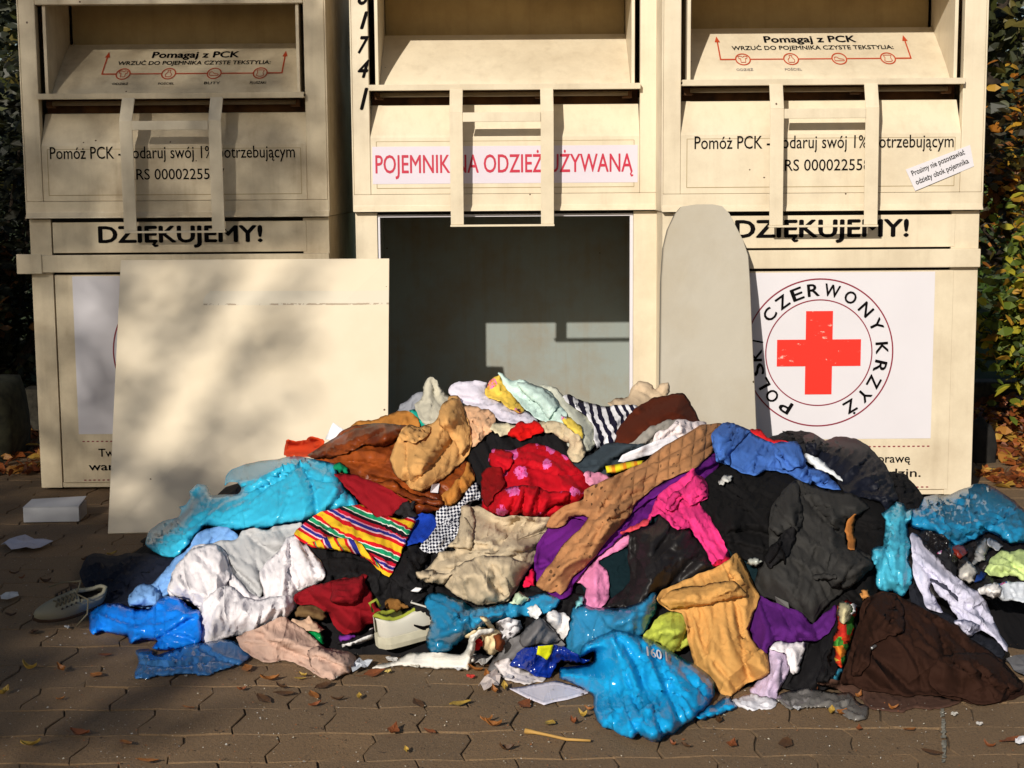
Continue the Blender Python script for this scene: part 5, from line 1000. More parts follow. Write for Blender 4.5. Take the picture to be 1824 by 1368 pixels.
def kid_print():
    t = NT('boot_print'); uv = uvmap(t); vo = t.n('ShaderNodeTexVoronoi'); vo.inputs['Scale'].default_value = 30; t.l(uv, vo.inputs['Vector'])
    s = t.n('ShaderNodeSeparateColor'); t.l(vo.outputs['Color'], s.inputs[0])
    return finish_cloth(t, t.ramp(s.outputs[0], [(0, lin((206, 60, 30))), (.35, lin((70, 140, 50))), (.5, lin((214, 124, 40))), (.7, lin((190, 44, 34))), (.88, lin((222, 190, 70)))], 'CONSTANT'), uv)
_b = g('boot', "child's cloth boot in a red, orange and green print beside the dark brown coat", 'boot', 'H', [(560,270),(575,235),(620,232),(670,255),(692,300),(680,400),(660,480),(640,560),(615,640),(585,685),(545,655),(540,560),(538,480),(560,400)], kid_print(), slack=.08, puff=.05, pw=12, sp=3.5, group='shoes around the heap')
part(_b, 'lining', 'H', [(565,275),(580,245),(620,240),(655,270),(655,330),(640,375),(600,385),(568,370)], C('boot_lining', (206, 196, 156)), sp=3.5, puff=.006)
part(_b, 'pull_loop', 'H', [(655,262),(680,250),(690,290),(672,325),(655,330),(672,290)], C('boot_loop', (200, 200, 200)), sp=3, puff=.006)
_o = g('coat', 'dark chocolate brown coat piled at the right front corner of the heap', 'coat', 'H', [(580,790),(610,700),(640,600),(665,480),(700,370),(735,250),(790,205),(870,178),(960,195),(1050,240),(1150,290),(1260,340),(1360,400),(1450,490),(1560,550),(1660,620),(1740,700),(1824,790),(1880,850),(1800,880),(1650,930),(1540,945),(1440,920),(1380,895),(1280,880),(1180,860),(1040,870),(880,862),(760,840),(650,800)], choc, wl=80, slack=.11, puff=.1, pw=70, fold=60)
part(_o, 'sleeve', 'H', [(1180,770),(1190,690),(1260,620),(1360,580),(1480,570),(1620,610),(1720,700),(1800,800),(1700,900),(1540,935),(1400,895),(1250,860)], choc, wl=60, fold=25, puff=.025, pw=44)
part(_o, 'lapel', 'H', [(650,740),(680,600),(720,420),(770,260),(860,185),(960,200),(1010,300),(1000,430),(900,480),(800,540),(770,660),(720,740)], choc, wl=60, fold=100, puff=.03, pw=26)
g('plastic_bag', 'crumpled clear polythene on the paving at the right front', 'plastic film', 'H', [(150,905),(200,860),(300,830),(400,835),(520,850),(640,855),(700,920),(770,950),(762,1040),(640,1040),(560,1000),(470,960),(360,960),(230,975)], m_bag('clear_grey_b', (150, 146, 142), trans=.2, clear=.45, rough=.15), wl=24, slack=.08, puff=.03, pw=18, sp=4, bend=.05, th=.001, rough=1.2, group='plastic bags in the heap', film=True)
# ================================================================ shoes, gloves, boxes
def frame_at(px, py, h, heading, pitch=0, roll=0):
    p = on_g(px, py, h); return Matrix.Translation(Vector(p)) @ Euler((roll, pitch, heading)).to_matrix().to_4x4()
def shoe_mesh(L, wd, hh, open_from, toe=.6, hi=.0):
    """loft along x from heel (0) to toe (L); returns upper mesh and sole outline"""
    n = 22; m = 16; vs = []; fs = []
    outline = lambda t: wd*(.31+.16*math.sin(PI*min(1, t*1.15))+.06*math.sin(PI*max(0, t-.35)/.65))*(1 if t < .8 else math.sqrt(max(0, 1-((t-.8)/.205)**2)))*(1 if t > .1 else math.sqrt(max(.02, 1-((.1-t)/.105)**2)))
    for i in range(n+1):
        t = i/n; w_ = max(outline(t), .002)
        top = hh*(1.0-.22*math.sin(PI*min(1, t/.38))+.06*(t < .1) if t < .38 else max(.0, 1-(t-.38)/.62*.62)) if t < .92 else hh*.38*math.sqrt(max(.0, 1-((t-.92)/.081)**2))+.004
        for j in range(m+1):
            a = PI*j/m; ca = math.cos(a); sa = math.sin(a)
            x = t*L; y = w_*np.sign(ca)*abs(ca)**(.55 if t < .5 else .8); z = top*sa**(.6 if t < .5 else .8)
            if t < open_from:
                lim = .80+hi*(t < .12); 
                if sa > lim*.999:
                    y = w_*np.sign(ca)*.56 if abs(ca) > .02 else 0; z = top*lim
            vs.append((x, y, z+.0))
    for i in range(n):
        for j in range(m):
            if (i+.5)/n < open_from and 5 <= j < m-5: continue
            fs.append((i*(m+1)+j, i*(m+1)+j+1, (i+1)*(m+1)+j+1, (i+1)*(m+1)+j))
    sole = []
    for i in range(n+1): sole.append((i/n*L, outline(i/n)*1.05))
    return vs, fs, sole
def make_shoe(name, label, M, L, wd, hh, up, sole_m, lace_m=None, lining=None, open_from=.42, sole_h=.02, collar=None):
    root = empty(name); root.matrix_world = M; tag(root, label, 'shoe', 'shoes around the heap')
    vs, fs, so = shoe_mesh(L, wd, hh, open_from)
    o = mesh_obj('upper', [(x, y, z+sole_h) for x, y, z in vs], fs, up, root, True)
    md = o.modifiers.new('s', 'SOLIDIFY'); md.thickness = .004; md.offset = -1
    md = o.modifiers.new('ss', 'SUBSURF'); md.levels = 1; md.render_levels = 1
    ring = [(x, y) for x, y in so]+[(x, -y) for x, y in so[::-1]]
    n = len(ring)
    sv = [(x, y, sole_h+.004) for x, y in ring]+[(x*1.0, y*1.04, (sole_h*.5)) for x, y in ring]+[(x, y*.96, 0) for x, y in ring]
    sf = [tuple(range(n))]+[(k*n+i, k*n+(i+1) % n, (k+1)*n+(i+1) % n, (k+1)*n+i) for k in (0, 1) for i in range(n)]+[tuple(2*n+i for i in range(n))[::-1]]
    mb = MB(); mb.add(sv, sf); mb.build('sole', sole_m, root, smooth=False)
    if lining:
        sv = [(x*.9+.008, y*.8, sole_h+.012) for x, y in ring]; mesh_obj('insole', sv, [tuple(range(n))], lining, root)
    if collar:
        pts = []
        for k in list(range(14, 0, -1)): t = k/14*open_from*.96+.012; i = min(21, int(t*22)); a_ = Vector(vs[i*17+5]); pts.append((t*L, a_.y, a_.z+sole_h+.001))
        pts2 = [(p[0], -p[1], p[2]) for p in pts[::-1]]
        mb = MB(); mb.tube(pts+[(.004, 0, pts[-1][2])]+pts2, .0055, 8); mb.build('collar', collar, root, smooth=True)
    if lace_m:
        mb = MB()
        for k in range(5):
            x = L*(.44+.055*k); z = sole_h+hh*(1-(x/L-.38)/.62*.62)+.004; y = wd*.17
            mb.tube([(x, -y, z-.006), (x+.006, 0, z+.003), (x+.012, y, z-.006)], .0026, 6)
            mb.tube([(x+.012, -y, z-.007), (x+.004, 0, z+.003), (x, y, z-.006)], .0026, 6)
        x = L*.43; z = sole_h+hh+.002
        mb.tube([(x, 0, z), (x-.02, .03, z+.012), (x-.01, .06, z-.01), (x+.02, .07, z-.045)], .0024, 6)
        mb.tube([(x, 0, z), (x-.02, -.03, z+.010), (x+.02, -.05, z-.01), (x+.05, -.065, z-.045)], .0024, 6)
        mb.build('lace', lace_m, root, smooth=True)
    return root
M_OFFW = m_leather('white_shoe_leather', (176, 172, 150), (140, 134, 112), k=.6, rough=.5, scale=5)
M_SOLE = m_plain('cream_sole', (220, 214, 190), .6, .8); M_TREAD = m_plain('brown_sole', (70, 50, 36), .7, .8)
M_LINE = m_plain('dark_lining', (58, 52, 46), .9, .7)
_n = lambda c: m_plain('lace_'+str(c[0]), c, .9, .75)
# white lace-up lying on its side at the left
w = make_shoe('lace_up_shoe', 'dirty white lace up shoe lying on its side on the shaded paving at the left', frame_at(186, 1066, .055, math.radians(212), math.radians(8), math.radians(-48)), .2, .062, .06, M_OFFW, M_TREAD, _n((120, 112, 90)), M_LINE, .40, .014, M_OFFW)
mb = MB()
for k in range(4):
    for s in (-1, 1):
        x = .205*(.46+.06*k); z = .014+.07*(1-(x/.205-.38)/.62*.62)-.006; mb.tube([(x, s*.021, z-.004), (x, s*.023, z+.003)], .0028, 8)
mb.build('eyelet', M_LINE, w)
# trainer with lime lining
M_TR = m_leather('trainer_mesh', (222, 218, 206), (196, 192, 176), k=.8, rough=.6, scale=14); M_LIME = m_plain('lime_lining', (186, 196, 60), .85, .6)
tr_ = make_shoe('trainer', 'pale running trainer with lime lining and a black hooked stripe', frame_at(672, 1152, .035, math.radians(28), math.radians(-10), math.radians(10)), .26, .092, .068, M_TR, M_SOLE, _n((226, 224, 216)), M_LIME, .42, .028, M_LIME)
mb = MB()        # curved tick shape on the side, following the upper
pts = []
for t in np.linspace(0, 1, 14):
    x = .085+.10*t; z = .056-.03*math.sin(PI*min(1, t*1.25)*.55)+.034*max(0, t-.25)
    pts.append((x, z, .013*math.sin(PI*min(1, t*.9+.12))**1.2*(1-t*.65)))
for i in range(13):
    (xa, za, wa), (xb, zb, wb) = pts[i], pts[i+1]; y = -.047
    mb.add([(xa, y, za-wa), (xb, y, zb-wb), (xb, y-.0015, zb+wb*.2), (xa, y-.0015, za+wa*.2)], [(0, 1, 2, 3)])
mb.build('side_mark', M_INK, tr_, solid=.0015)
mb = MB(); mb.tube([(.0, .0, .10), (-.006, 0, .125), (.012, 0, .13), (.02, 0, .108)], .004, 6); mb.build('heel_loop', M_LIME, tr_, smooth=True)
# brown felt slipper
make_shoe('slipper', 'brown felt slipper lying at the edge of the white blouse', frame_at(524, 1098, .05, math.radians(12), 0, math.radians(15)), .17, .085, .06, m_plain('brown_felt', (98, 74, 44), .95, .8, nscale=60, amt=.25, bump=.6), M_TREAD, None, M_LINE, .4, .01)
# cartons
def carton(name, label, px, py, sx, sy, sz, rz, mat, flap=None):
    p = on_g(px, py, 0); r = empty(name, tuple(p), rz); tag(r, label, 'carton')
    mb = MB(); mb.box(0, sx, 0, sy, .002, sz); mb.build('box_body', mat, r, bevel=.002)
    mb = MB(); mb.add([(0, -.001, sz+.001), (sx, -.001, sz+.001), (sx, sy, sz+.012), (0, sy, sz+.004)], [(0, 1, 2, 3)]); mb.build('flap', mat if flap is None else flap, r, solid=.0015)
    mb = MB(); mb.box(-.0015, -.0005, .01, sy-.01, .006, sz-.003); mb.build('end_tab', mat if flap is None else flap, r)
    return r
carton('shoe_box', 'small shallow white carton on the shaded paving before the left bin', 42, 932, .195, .13, .055, math.radians(3), m_plain('white_card', (206, 206, 210), .7, .8, nscale=9, amt=.05))
carton('shoe_box', 'long white and peach carton lying on the paving at the right edge', 1773, 1101, .42, .11, .07, math.radians(1), m_plain('peach_card', (244, 222, 206), .6, .85, nscale=9, amt=.05), m_plain('orange_card', (238, 160, 112), .6, .85))
# loose papers on the left paving
def sheet(label, pts, col, name='paper_scrap', kd='paper', gp='paper scraps on the paving', hs=1.0):
    c = [Vector(on_g(x, y, .006)) for x, y in pts]; ce = sum(c, Vector())/len(c); n = len(c)
    vs = [ce+Vector((0, 0, .012*hs))]; fs = []
    R_ = []
    for i in range(n):
        for k in range(3): R_.append(c[i].lerp(c[(i+1) % n], k/3)+Vector((0, 0, abs(math.sin(i*2.3+k))*.012*hs)))
    vs += [p.lerp(ce, .5)+Vector((0, 0, (math.sin(j*1.7)*.004+.004)*hs)) for j, p in enumerate(R_)]; vs += R_; m_ = len(R_)
    for j in range(m_):
        k = (j+1) % m_; fs += [(0, 1+j, 1+k), (1+j, 1+m_+j, 1+m_+k, 1+k)]
    o = mesh_obj(name, [v-ce for v in vs], fs, m_plain('paper_'+str(int(pts[0][0])), col, .7, .8, nscale=20, amt=.08), None, False); o.location = ce
    md = o.modifiers.new('s', 'SOLIDIFY'); md.thickness = .001
    return tag(o, label, kd, gp)
sheet('creased white leaflet lying on the dark paving at the far left', [(2, 970), (45, 957), (95, 970), (60, 981), (20, 980)], (206, 206, 222))
sheet('tiny white paper scrap at the left edge of the picture near the white shoe', [(0, 1062), (32, 1060), (34, 1068), (2, 1071)], (220, 220, 220))
sheet('white paper fragment with red print touching the grey t shirt', [(852, 1222), (885, 1196), (892, 1212), (888, 1226), (862, 1232)], (230, 214, 208))
sheet('crumpled white and blue tissue packet under the dusty pink trouser leg', [(625, 1195), (640, 1178), (664, 1184), (650, 1194), (628, 1199)], (220, 226, 236))
sheet('torn white paper beside the cream work glove', [(842, 1160), (868, 1150), (880, 1175), (858, 1190), (842, 1182)], (234, 232, 230))
sheet('thin white strip at the right edge of the paving', [(1808, 1320), (1830, 1320), (1830, 1329), (1808, 1328)], (230, 230, 236))
sheet('flat grey sheet partly in the picture at the right edge near the brown coat', [(1786, 1176), (1850, 1172), (1870, 1212), (1830, 1216), (1806, 1196)], (120, 120, 124))
for k, (x, y, r_, c, lab) in enumerate(((700, 1175, 12, (230, 226, 222), 'white paper scrap just below the trainer sole'), (742, 1186, 9, (214, 206, 190), 'cream paper scrap beside the white shoe sole'),
    (612, 1180, 8, (190, 90, 50), 'rust orange paper scrap touching the dusty pink trousers'), (815, 1190, 10, (236, 236, 240), 'bright white paper scrap under the middle of the white shoe sole'), (838, 1206, 8, (220, 60, 50), 'small red paper scrap on the paving left of the grey t shirt'),
    (905, 1204, 11, (226, 222, 226), 'pale paper scrap under the dirty white hem'), (598, 1206, 7, (200, 196, 186), 'grey beige paper scrap below the dusty pink trouser leg'), (690, 1196, 7, (240, 210, 120), 'yellow paper scrap below the trainer'), (1250, 1258, 8, (220, 220, 226), 'white paper chip beside the cyan knot end'),
    (1420, 1262, 7, (196, 196, 200), 'grey paper chip on the clear polythene'), (1700, 1272, 7, (216, 210, 200), 'cream paper chip on the paving below the dark brown coat'), (250, 1168, 6, (206, 204, 198), 'tiny pale paper chip under the azure bag'), (120, 1118, 5, (200, 200, 200), 'tiny grey paper chip right of the lace up shoe toe'), (1745, 1290, 6, (226, 220, 214), 'white paper chip right of the worn white paint line'))):
    rr_ = random.Random(k*7+1)
    sheet(lab, [(x+r_*math.cos(a)*rr_.uniform(.7, 1.5), y+r_*.45*math.sin(a)*rr_.uniform(.6, 1.4)) for a in (0, 1.1, 2.3, 3.6, 4.9)], c, gp='paper scraps near the heap', hs=.3)
mb = MB(); q = [on_g(x, y, .008) for x, y in ((936, 1302), (955, 1305), (975, 1309), (1010, 1317), (1052, 1319))]; mb.tube(q, [.007, .004, .0035, .0035, .003], 6)
tag(mb.build('twig', m_plain('straw', (206, 160, 84), .7, .8), smooth=True), 'straw coloured leaf stalk lying on the paving below the big cyan bag', 'stalk')
# ---- jacket details
zp = MB(); pts = [(1410, 862), (1424, 905), (1422, 945), (1432, 985)]
def on_heap(x, y, off=.004): return Cv+rays(x, y)*(samp(DACC, np.array([float(x)]), np.array([float(y)]))[0]-off)
def stitch(name, obj, pts, r, mat):
    P = [Vector(on_heap(x, y))-Vector(obj.location) for x, y in pts]; Q = []
    for a, b in zip(P, P[1:]): Q += [a.lerp(b, k/5) for k in range(5)]
    mb = MB(); mb.tube(Q+[P[-1]], r, 6); mb.build(name, mat, obj, smooth=True)
OB = {o.get('label', ''): o for o in bpy.data.objects}
def find(s): return next(o for k, o in OB.items() if s in k)
cj = find('charcoal hooded jacket spread')
stitch('drawcord', cj, [(1386, 968), (1396, 985), (1398, 1005)], .0022, M_INK)
stitch('drawcord', cj, [(1392, 965), (1384, 985), (1370, 1003)], .0022, M_INK)
q = [Vector(on_heap(x, y, .006))-Vector(cj.location) for x, y in ((1381, 1062), (1384, 1073), (1406, 1084), (1404, 1073))]
mb = MB(); mb.add(q, [(0, 1, 2, 3)]); mb.build('chest_patch', m_plain('grey_patch', (110, 110, 108), .7, .8), cj, solid=.0015)
lj = find('shiny brown leather jacket')
q = [Vector(on_heap(x, y, .006))-Vector(lj.location) for x, y in ((767, 877), (770, 863), (783, 861), (780, 878))]
mb = MB(); mb.add(q, [(0, 1, 2, 3)]); mb.build('care_label', M_WHITE, lj, solid=.001)
bt_ = find('beige stretch trousers')
stitch('waist_fold_line', bt_, [(828, 922), (842, 945), (840, 975)], .0016, m_plain('fold_shade_tan', (170, 150, 120), .9, .7))  # darker tube drawn as the shade line of a deep fold
stitch('leg_fold_line', bt_, [(965, 945), (930, 958), (880, 985), (835, 985)], .0012, m_plain('fold_shade_tan2', (160, 140, 112), .9, .7))  # likewise a fold's dark line, coloured in as a thin tube
bc = find('dark chocolate brown coat')
stitch('zip_pull', bc, [(1552, 1155), (1560, 1150)], .004, m_plain('steel_zip', (190, 190, 190), .3, .8, Metallic=.8))
big = find('big full cyan bin bag')
# white print on the big bag: "160 l"
v, f = text_mesh('160 l', bold=.02); v = [(p[0], p[1]) for p in fit(v, 0, 1, 0, 1)]
def bagp(u, w): return (1153+u*36-w*2, 1168+u*10-w*17)
mb = MB(); mb.add([Vector(on_heap(*bagp(x, z), .014))-Vector(big.location) for x, z in v], f); mb.build('print', M_WHITE, big)
# ================================================================ ground
def m_paver():
    t = NT('paver_concrete'); co = t.n('ShaderNodeTexCoord').outputs['Object']; g = t.n('ShaderNodeNewGeometry')
    n = t.noise(co, 2.1, 8, .68); r = g.outputs['Random Per Island']
    c = t.mix(t.ramp(n, [(.3, BLACK), (.7, WHITE)]), (.172, .102, .046, 1), (.262, .154, .070, 1))
    c = t.mix(t.math('MULTIPLY', r, .65), c, (.135, .085, .044, 1))
    gr = t.noise(co, 420, 3, .7); c = t.mix(t.ramp(gr, [(.35, BLACK), (.75, WHITE)]), c, (.21, .165, .12, 1), 'MIX') if False else t.mix(t.math('MULTIPLY', t.ramp(gr, [(.42, BLACK), (.7, WHITE)]), .45), c, (.32, .23, .14, 1))
    gr2 = t.noise(co, 150, 4, .75); c = t.mix(t.math('MULTIPLY', t.ramp(gr2, [(.5, BLACK), (.68, WHITE)]), .55), c, (.05, .04, .03, 1))
    vo = t.n('ShaderNodeTexVoronoi'); vo.inputs['Scale'].default_value = 34; t.l(co, vo.inputs['Vector'])
    c = t.mix(t.math('LESS_THAN', vo.outputs['Distance'], .055), c, (.42, .38, .32, 1))
    nb = t.bump(t.noise(co, 9, 4), .5, .012); nb = t.bump(gr2, .9, .004, nb); nb = t.bump(gr, .8, .0018, nb)
    return t.done(t.bsdf(c, .85, nb).outputs[0])
def tri(u): u = u % 1.0; return 4*abs(u-.5)-1
def pave():
    vs = []; fs = []; pw_, ph = .205, .165; random.seed(3)
    def P(x, y): return (x+.009*tri(y/ph+.25), y+.005*tri(x/(pw_))+.006*math.sin(x*2.1))
    for j in range(int(1.2/ph), int(8.2/ph)):
        y0 = j*ph
        for i in range(-20, 20):
            x0 = i*pw_+(j % 2)*pw_/2
            if abs(x0) > .55*(y0+1.5)+.7: continue
            g_ = .0011; ring = []
            xa, xb, ya, yb = x0+g_, x0+pw_-g_, y0+g_, y0+ph-g_
            for k in range(5): ring.append(P(xa+(xb-xa)*k/4, ya))
            for k in range(1, 4): ring.append(P(xb, ya+(yb-ya)*k/4))
            for k in range(5): ring.append(P(xb-(xb-xa)*k/4, yb))
            for k in range(1, 4): ring.append(P(xa, yb-(yb-ya)*k/4))
            ring = [(x+random.uniform(-.0022, .0022), y+random.uniform(-.0022, .0022)) for x, y in ring]
            cx, cy = x0+pw_/2, y0+ph/2; hz = random.uniform(-.0015, .001); tx, ty = random.uniform(-.01, .01), random.uniform(-.01, .01)
            z = lambda x, y: hz+(x-cx)*tx+(y-cy)*ty
            b = len(vs); n = len(ring)
            for (x, y) in ring: vs.append((cx+(x-cx)*.98, cy+(y-cy)*.975, z(x, y)))
            for (x, y) in ring: vs.append((cx+(x-cx)*.993, cy+(y-cy)*.99, z(x, y)-.0012))
            for (x, y) in ring: vs.append((x, y, -.022))
            fs.append(tuple(range(b, b+n)))
            for r_ in range(2):
                for k in range(n): fs.append((b+r_*n+(k+1) % n, b+r_*n+k, b+(r_+1)*n+k, b+(r_+1)*n+(k+1) % n))
    o = mesh_obj('paving', vs, fs, m_paver(), None, False); return o
pv = pave(); tag(pv, 'brown grey interlocking concrete paving', kind='structure')
bm = bmesh.new(); bm.from_mesh(pv.data); bmesh.ops.recalc_face_normals(bm, faces=bm.faces); bm.to_mesh(pv.data); bm.free()
def m_soil(name, a, b, sc=6):
    t = NT(name); co = t.n('ShaderNodeTexCoord').outputs['Object']; n = t.noise(co, sc, 8, .7)
    n2 = t.noise(co, 120, 3, .7)
    c = t.mix(t.ramp(n, [(.35, BLACK), (.65, WHITE)]), a, b); nb = t.bump(n, .6, .02); nb = t.bump(n2, .6, .004, nb)
    return t.done(t.bsdf(c, .95, nb).outputs[0])
gnd_ = mesh_obj('ground', [(-60, -60, -.0055), (60, -60, -.0055), (60, 90, -.0055), (-60, 90, -.0055)], [(0, 1, 2, 3)], m_soil('joint_sand', (.04, .026, .014, 1), (.10, .066, .036, 1))); tag(gnd_, kind='structure')
# raised bed and grassy bank behind the bins
def bank_h(x, y): return .12+max(0, (y-8.2))*.115+.03*math.sin(x*1.3+y)+(.05*math.sin(x*.6)*math.sin(y*.5))
nx, ny = 60, 60; vs = []; 
for j in range(ny):
    for i in range(nx):
        x = -16+32*i/(nx-1); y = 7.75+34*(j/(ny-1))**1.5; vs.append((x, y, bank_h(x, y)))
fs = [(j*nx+i, j*nx+i+1, (j+1)*nx+i+1, (j+1)*nx+i) for j in range(ny-1) for i in range(nx-1)]
bk = mesh_obj('bank', vs, fs, m_soil('bank_soil', (.02, .035, .010, 1), (.05, .075, .02, 1), 3), None, True); tag(bk, kind='structure')
kb = MB()
for x in np.arange(-8, 8, .8): 
    if abs(x) < 3.4 or True: kb.box(x+.004, x+.796, 7.60, 7.74, -.01, .20)
tag(kb.build('kerb', m_plain('kerb_stone', (118, 112, 96), .9, .55, nscale=40, amt=.35, bump=.6), bevel=.01), kind='structure')
# boulder at the left edge, stone block right behind the bin
def rock(name, label, loc, s, col, seed):
    bm = bmesh.new(); bmesh.ops.create_icosphere(bm, subdivisions=3, radius=1)
    r = random.Random(seed); ph = [r.uniform(0, 6) for _ in range(6)]
    for v in bm.verts:
        c = v.co; m_ = max(abs(c.x), abs(c.y), abs(c.z)); c /= m_**.6
        d = 1+.08*math.sin(c.x*4+ph[0])*math.sin(c.y*5+ph[1])+.05*math.sin(c.z*9+ph[2]+c.x*7)
        v.co = Vector((c.x*s[0]*d, c.y*s[1]*d, max(-.6, c.z)*s[2]*d))
    me = bpy.data.meshes.new(name); bm.to_mesh(me); bm.free(); me.materials.append(m_plain(name+'_stone', col, .95, .6, nscale=25, amt=.4, bump=.8))
    me.polygons.foreach_set('use_smooth', [True]*len(me.polygons))
    o = link(bpy.data.objects.new(name, me)); o.location = loc; return tag(o, label, 'stone')
rock('boulder', 'rough pale boulder at the far left edge behind the bins', (-2.33, 6.9, .1), (.16, .2, .26), (84, 84, 62), 2)
rock('stone_block', 'dark square stone block in the shade behind the right bin', (1.985, 6.6, .02), (.055, .1, .15), (44, 38, 32), 5)
# ================================================================ leaves
def leaf_mesh(name, mat, L, wd, curl, seed, stem=True):
    r = random.Random(seed); n = 7; vs = []; fs = []
    for i in range(n+1):
        t = i/n; w_ = wd*math.sin(PI*t**.85)*(1+.18*math.sin(9*t+seed)); zc = curl*L*(t-.5)**2*2.2
        for s in (-1, 0, 1): vs.append(((t-.5)*L, s*w_/2+.03*L*math.sin(4*t+seed), zc+abs(s)*curl*wd*.7+r.uniform(0, .0015)+.002))
    for i in range(n):
        for s in (0, 1): a = i*3+s; fs.append((a, a+1, a+4, a+3))
    b = len(vs); 
    if stem:
        vs += [(-.5*L, -.0008, .003), (-.5*L, .0008, .003), (-.8*L, .006, .006), (-.8*L, .004, .006)]; fs.append((b, b+1, b+2, b+3))
    me = bpy.data.meshes.new(name); me.from_pydata(vs, [], fs); me.materials.append(mat); return me
LC = [('orange brown', (176, 110, 48)), ('yellow', (206, 168, 70)), ('dark brown', (98, 66, 38)), ('rust', (150, 84, 44))]
LM = []
for k, (nm, c) in enumerate(LC):
    t = NT('leaf_'+nm.replace(' ', '_')); co = t.n('ShaderNodeTexCoord').outputs['Object']
    col = t.mix(t.noise(co, 60, 3), lin(c, .8), lin(c, .35)); m_ = t.done(t.bsdf(col, .6).outputs[0])
    LM.append([leaf_mesh('fallen_leaf', m_, .05, .026, .35, 3*k+1), leaf_mesh('fallen_leaf', m_, .06, .034, .12, 3*k+2), leaf_mesh('fallen_leaf', m_, .042, .02, .6, 3*k+3)])
spots = [(5, 1240, 1), (50, 1195, 1), (110, 1198, 0), (188, 1170, 3), (172, 1207, 0), (108, 1249, 0), (55, 1332, 1), (225, 1328, 0), (143, 1312, 3), (335, 1264, 0), (262, 1360, 0), (440, 1195, 0), (480, 1215, 0), (500, 1228, 2), (535, 1212, 1), (430, 1232, 3), (505, 1240, 2), (540, 1207, 1), (558, 1243, 0), (562, 1260, 3), (575, 1226, 2), (668, 1203, 3), (640, 1248, 1), (820, 1258, 1), (700, 1308, 3), (725, 1343, 1), (765, 1306, 3), (868, 1289, 0), (878, 1298, 0), (845, 1197, 0), (860, 1190, 2), (870, 1210, 0), (880, 1236, 0), (898, 1232, 1), (935, 1259, 3), (978, 1293, 1), (1038, 1280, 1), (1050, 1268, 0), (1198, 1330, 3), (1222, 1334, 2), (1302, 1333, 3), (1022, 1292, 3), (1280, 1291, 2), (1480, 1275, 1), (1498, 1277, 0), (1530, 1302, 3), (1620, 1303, 0), (1760, 1333, 3), (1800, 1324, 3), (1590, 1267, 0), (1530, 1245, 0), (1450, 1240, 3), (40, 1033, 3), (80, 1040, 2), (200, 990, 1), (150, 1000, 2), (20, 1100, 2), (60, 1130, 2), (25, 1025, 2), (130, 1050, 2), (1800, 1106, 3), (310, 1160, 2), (470, 1250, 2), (600, 1250, 2), (745, 1258, 2), (900, 1340, 2), (1120, 1316, 2), (1660, 1345, 2), (1400, 1330, 2)]
rl = random.Random(5)
for i, (x, y, c) in enumerate(spots):
    nm = LC[c][0]; o = bpy.data.objects.new('fallen_leaf', LM[c][rl.randrange(3)]); COL.objects.link(o); p = on_g(x, y, 0)
    o.location = (p[0], p[1], .003); o.rotation_euler = (rl.uniform(-.2, .2), rl.uniform(-.2, .2), rl.uniform(0, 6.28)); s = rl.uniform(.45, .95); o.scale = (s, s, s)
    side = 'on the shaded paving left of the heap' if x < 330 and y < 1180 else ('on the sunlit paving at the lower left' if x < 420 else ('on the paving in front of the heap' if x < 1250 else 'on the paving at the lower right'))
    tag(o, f'{nm} fallen leaf lying {side}', 'leaf', f'{nm} leaves {side}')
# tiny pale chips and leaf crumbs on the paving
vs = []; fs = []
for _ in range(3200):
    x = rl.uniform(-20, 1850); y = rl.uniform(960, 1380)**1.0; p = on_g(x, y, 0); s = rl.uniform(.001, .0036)*(1.8 if rl.random() < .12 else 1); a = rl.uniform(0, 6.28); b = len(vs)
    for k in range(4): vs.append((p[0]+s*math.cos(a+k*1.57)*rl.uniform(.4, 1), p[1]+s*math.sin(a+k*1.57)*rl.uniform(.4, 1), .004+rl.uniform(0, .003)))
    fs.append((b, b+1, b+2, b+3))
o = mesh_obj('grit', vs, fs, m_leaf('grit_mix', [(200, 190, 170), (120, 90, 60), (160, 96, 50), (90, 70, 52), (210, 205, 196), (70, 52, 38)], trans=0)); tag(o, 'grit, chips and leaf crumbs scattered over the paving', 'grit', kind='stuff')
# worn white paint line, lower right
vs = []; fs = []
for y0, y1, xx in ((1262, 1276, 1679), (1280, 1314, 1681), (1318, 1350, 1682), (1352, 1358, 1681)):
    n = 8
    for k in range(n):
        b = len(vs); ya = y0+(y1-y0)*k/n; yb = y0+(y1-y0)*(k+1)/n
        w0 = rl.uniform(2.5, 5.5)
        for (x, y) in ((xx-w0, ya), (xx+w0*rl.uniform(.5, 1), ya), (xx+w0*rl.uniform(.5, 1), yb), (xx-w0, yb)): p = on_g(x, y, .0058); vs.append(tuple(p))
        fs.append((b, b+1, b+2, b+3))
tag(mesh_obj('painted_mark', vs, fs, m_plain('worn_paint', (200, 194, 176), .8, .6, nscale=120, amt=.5)), kind='structure')
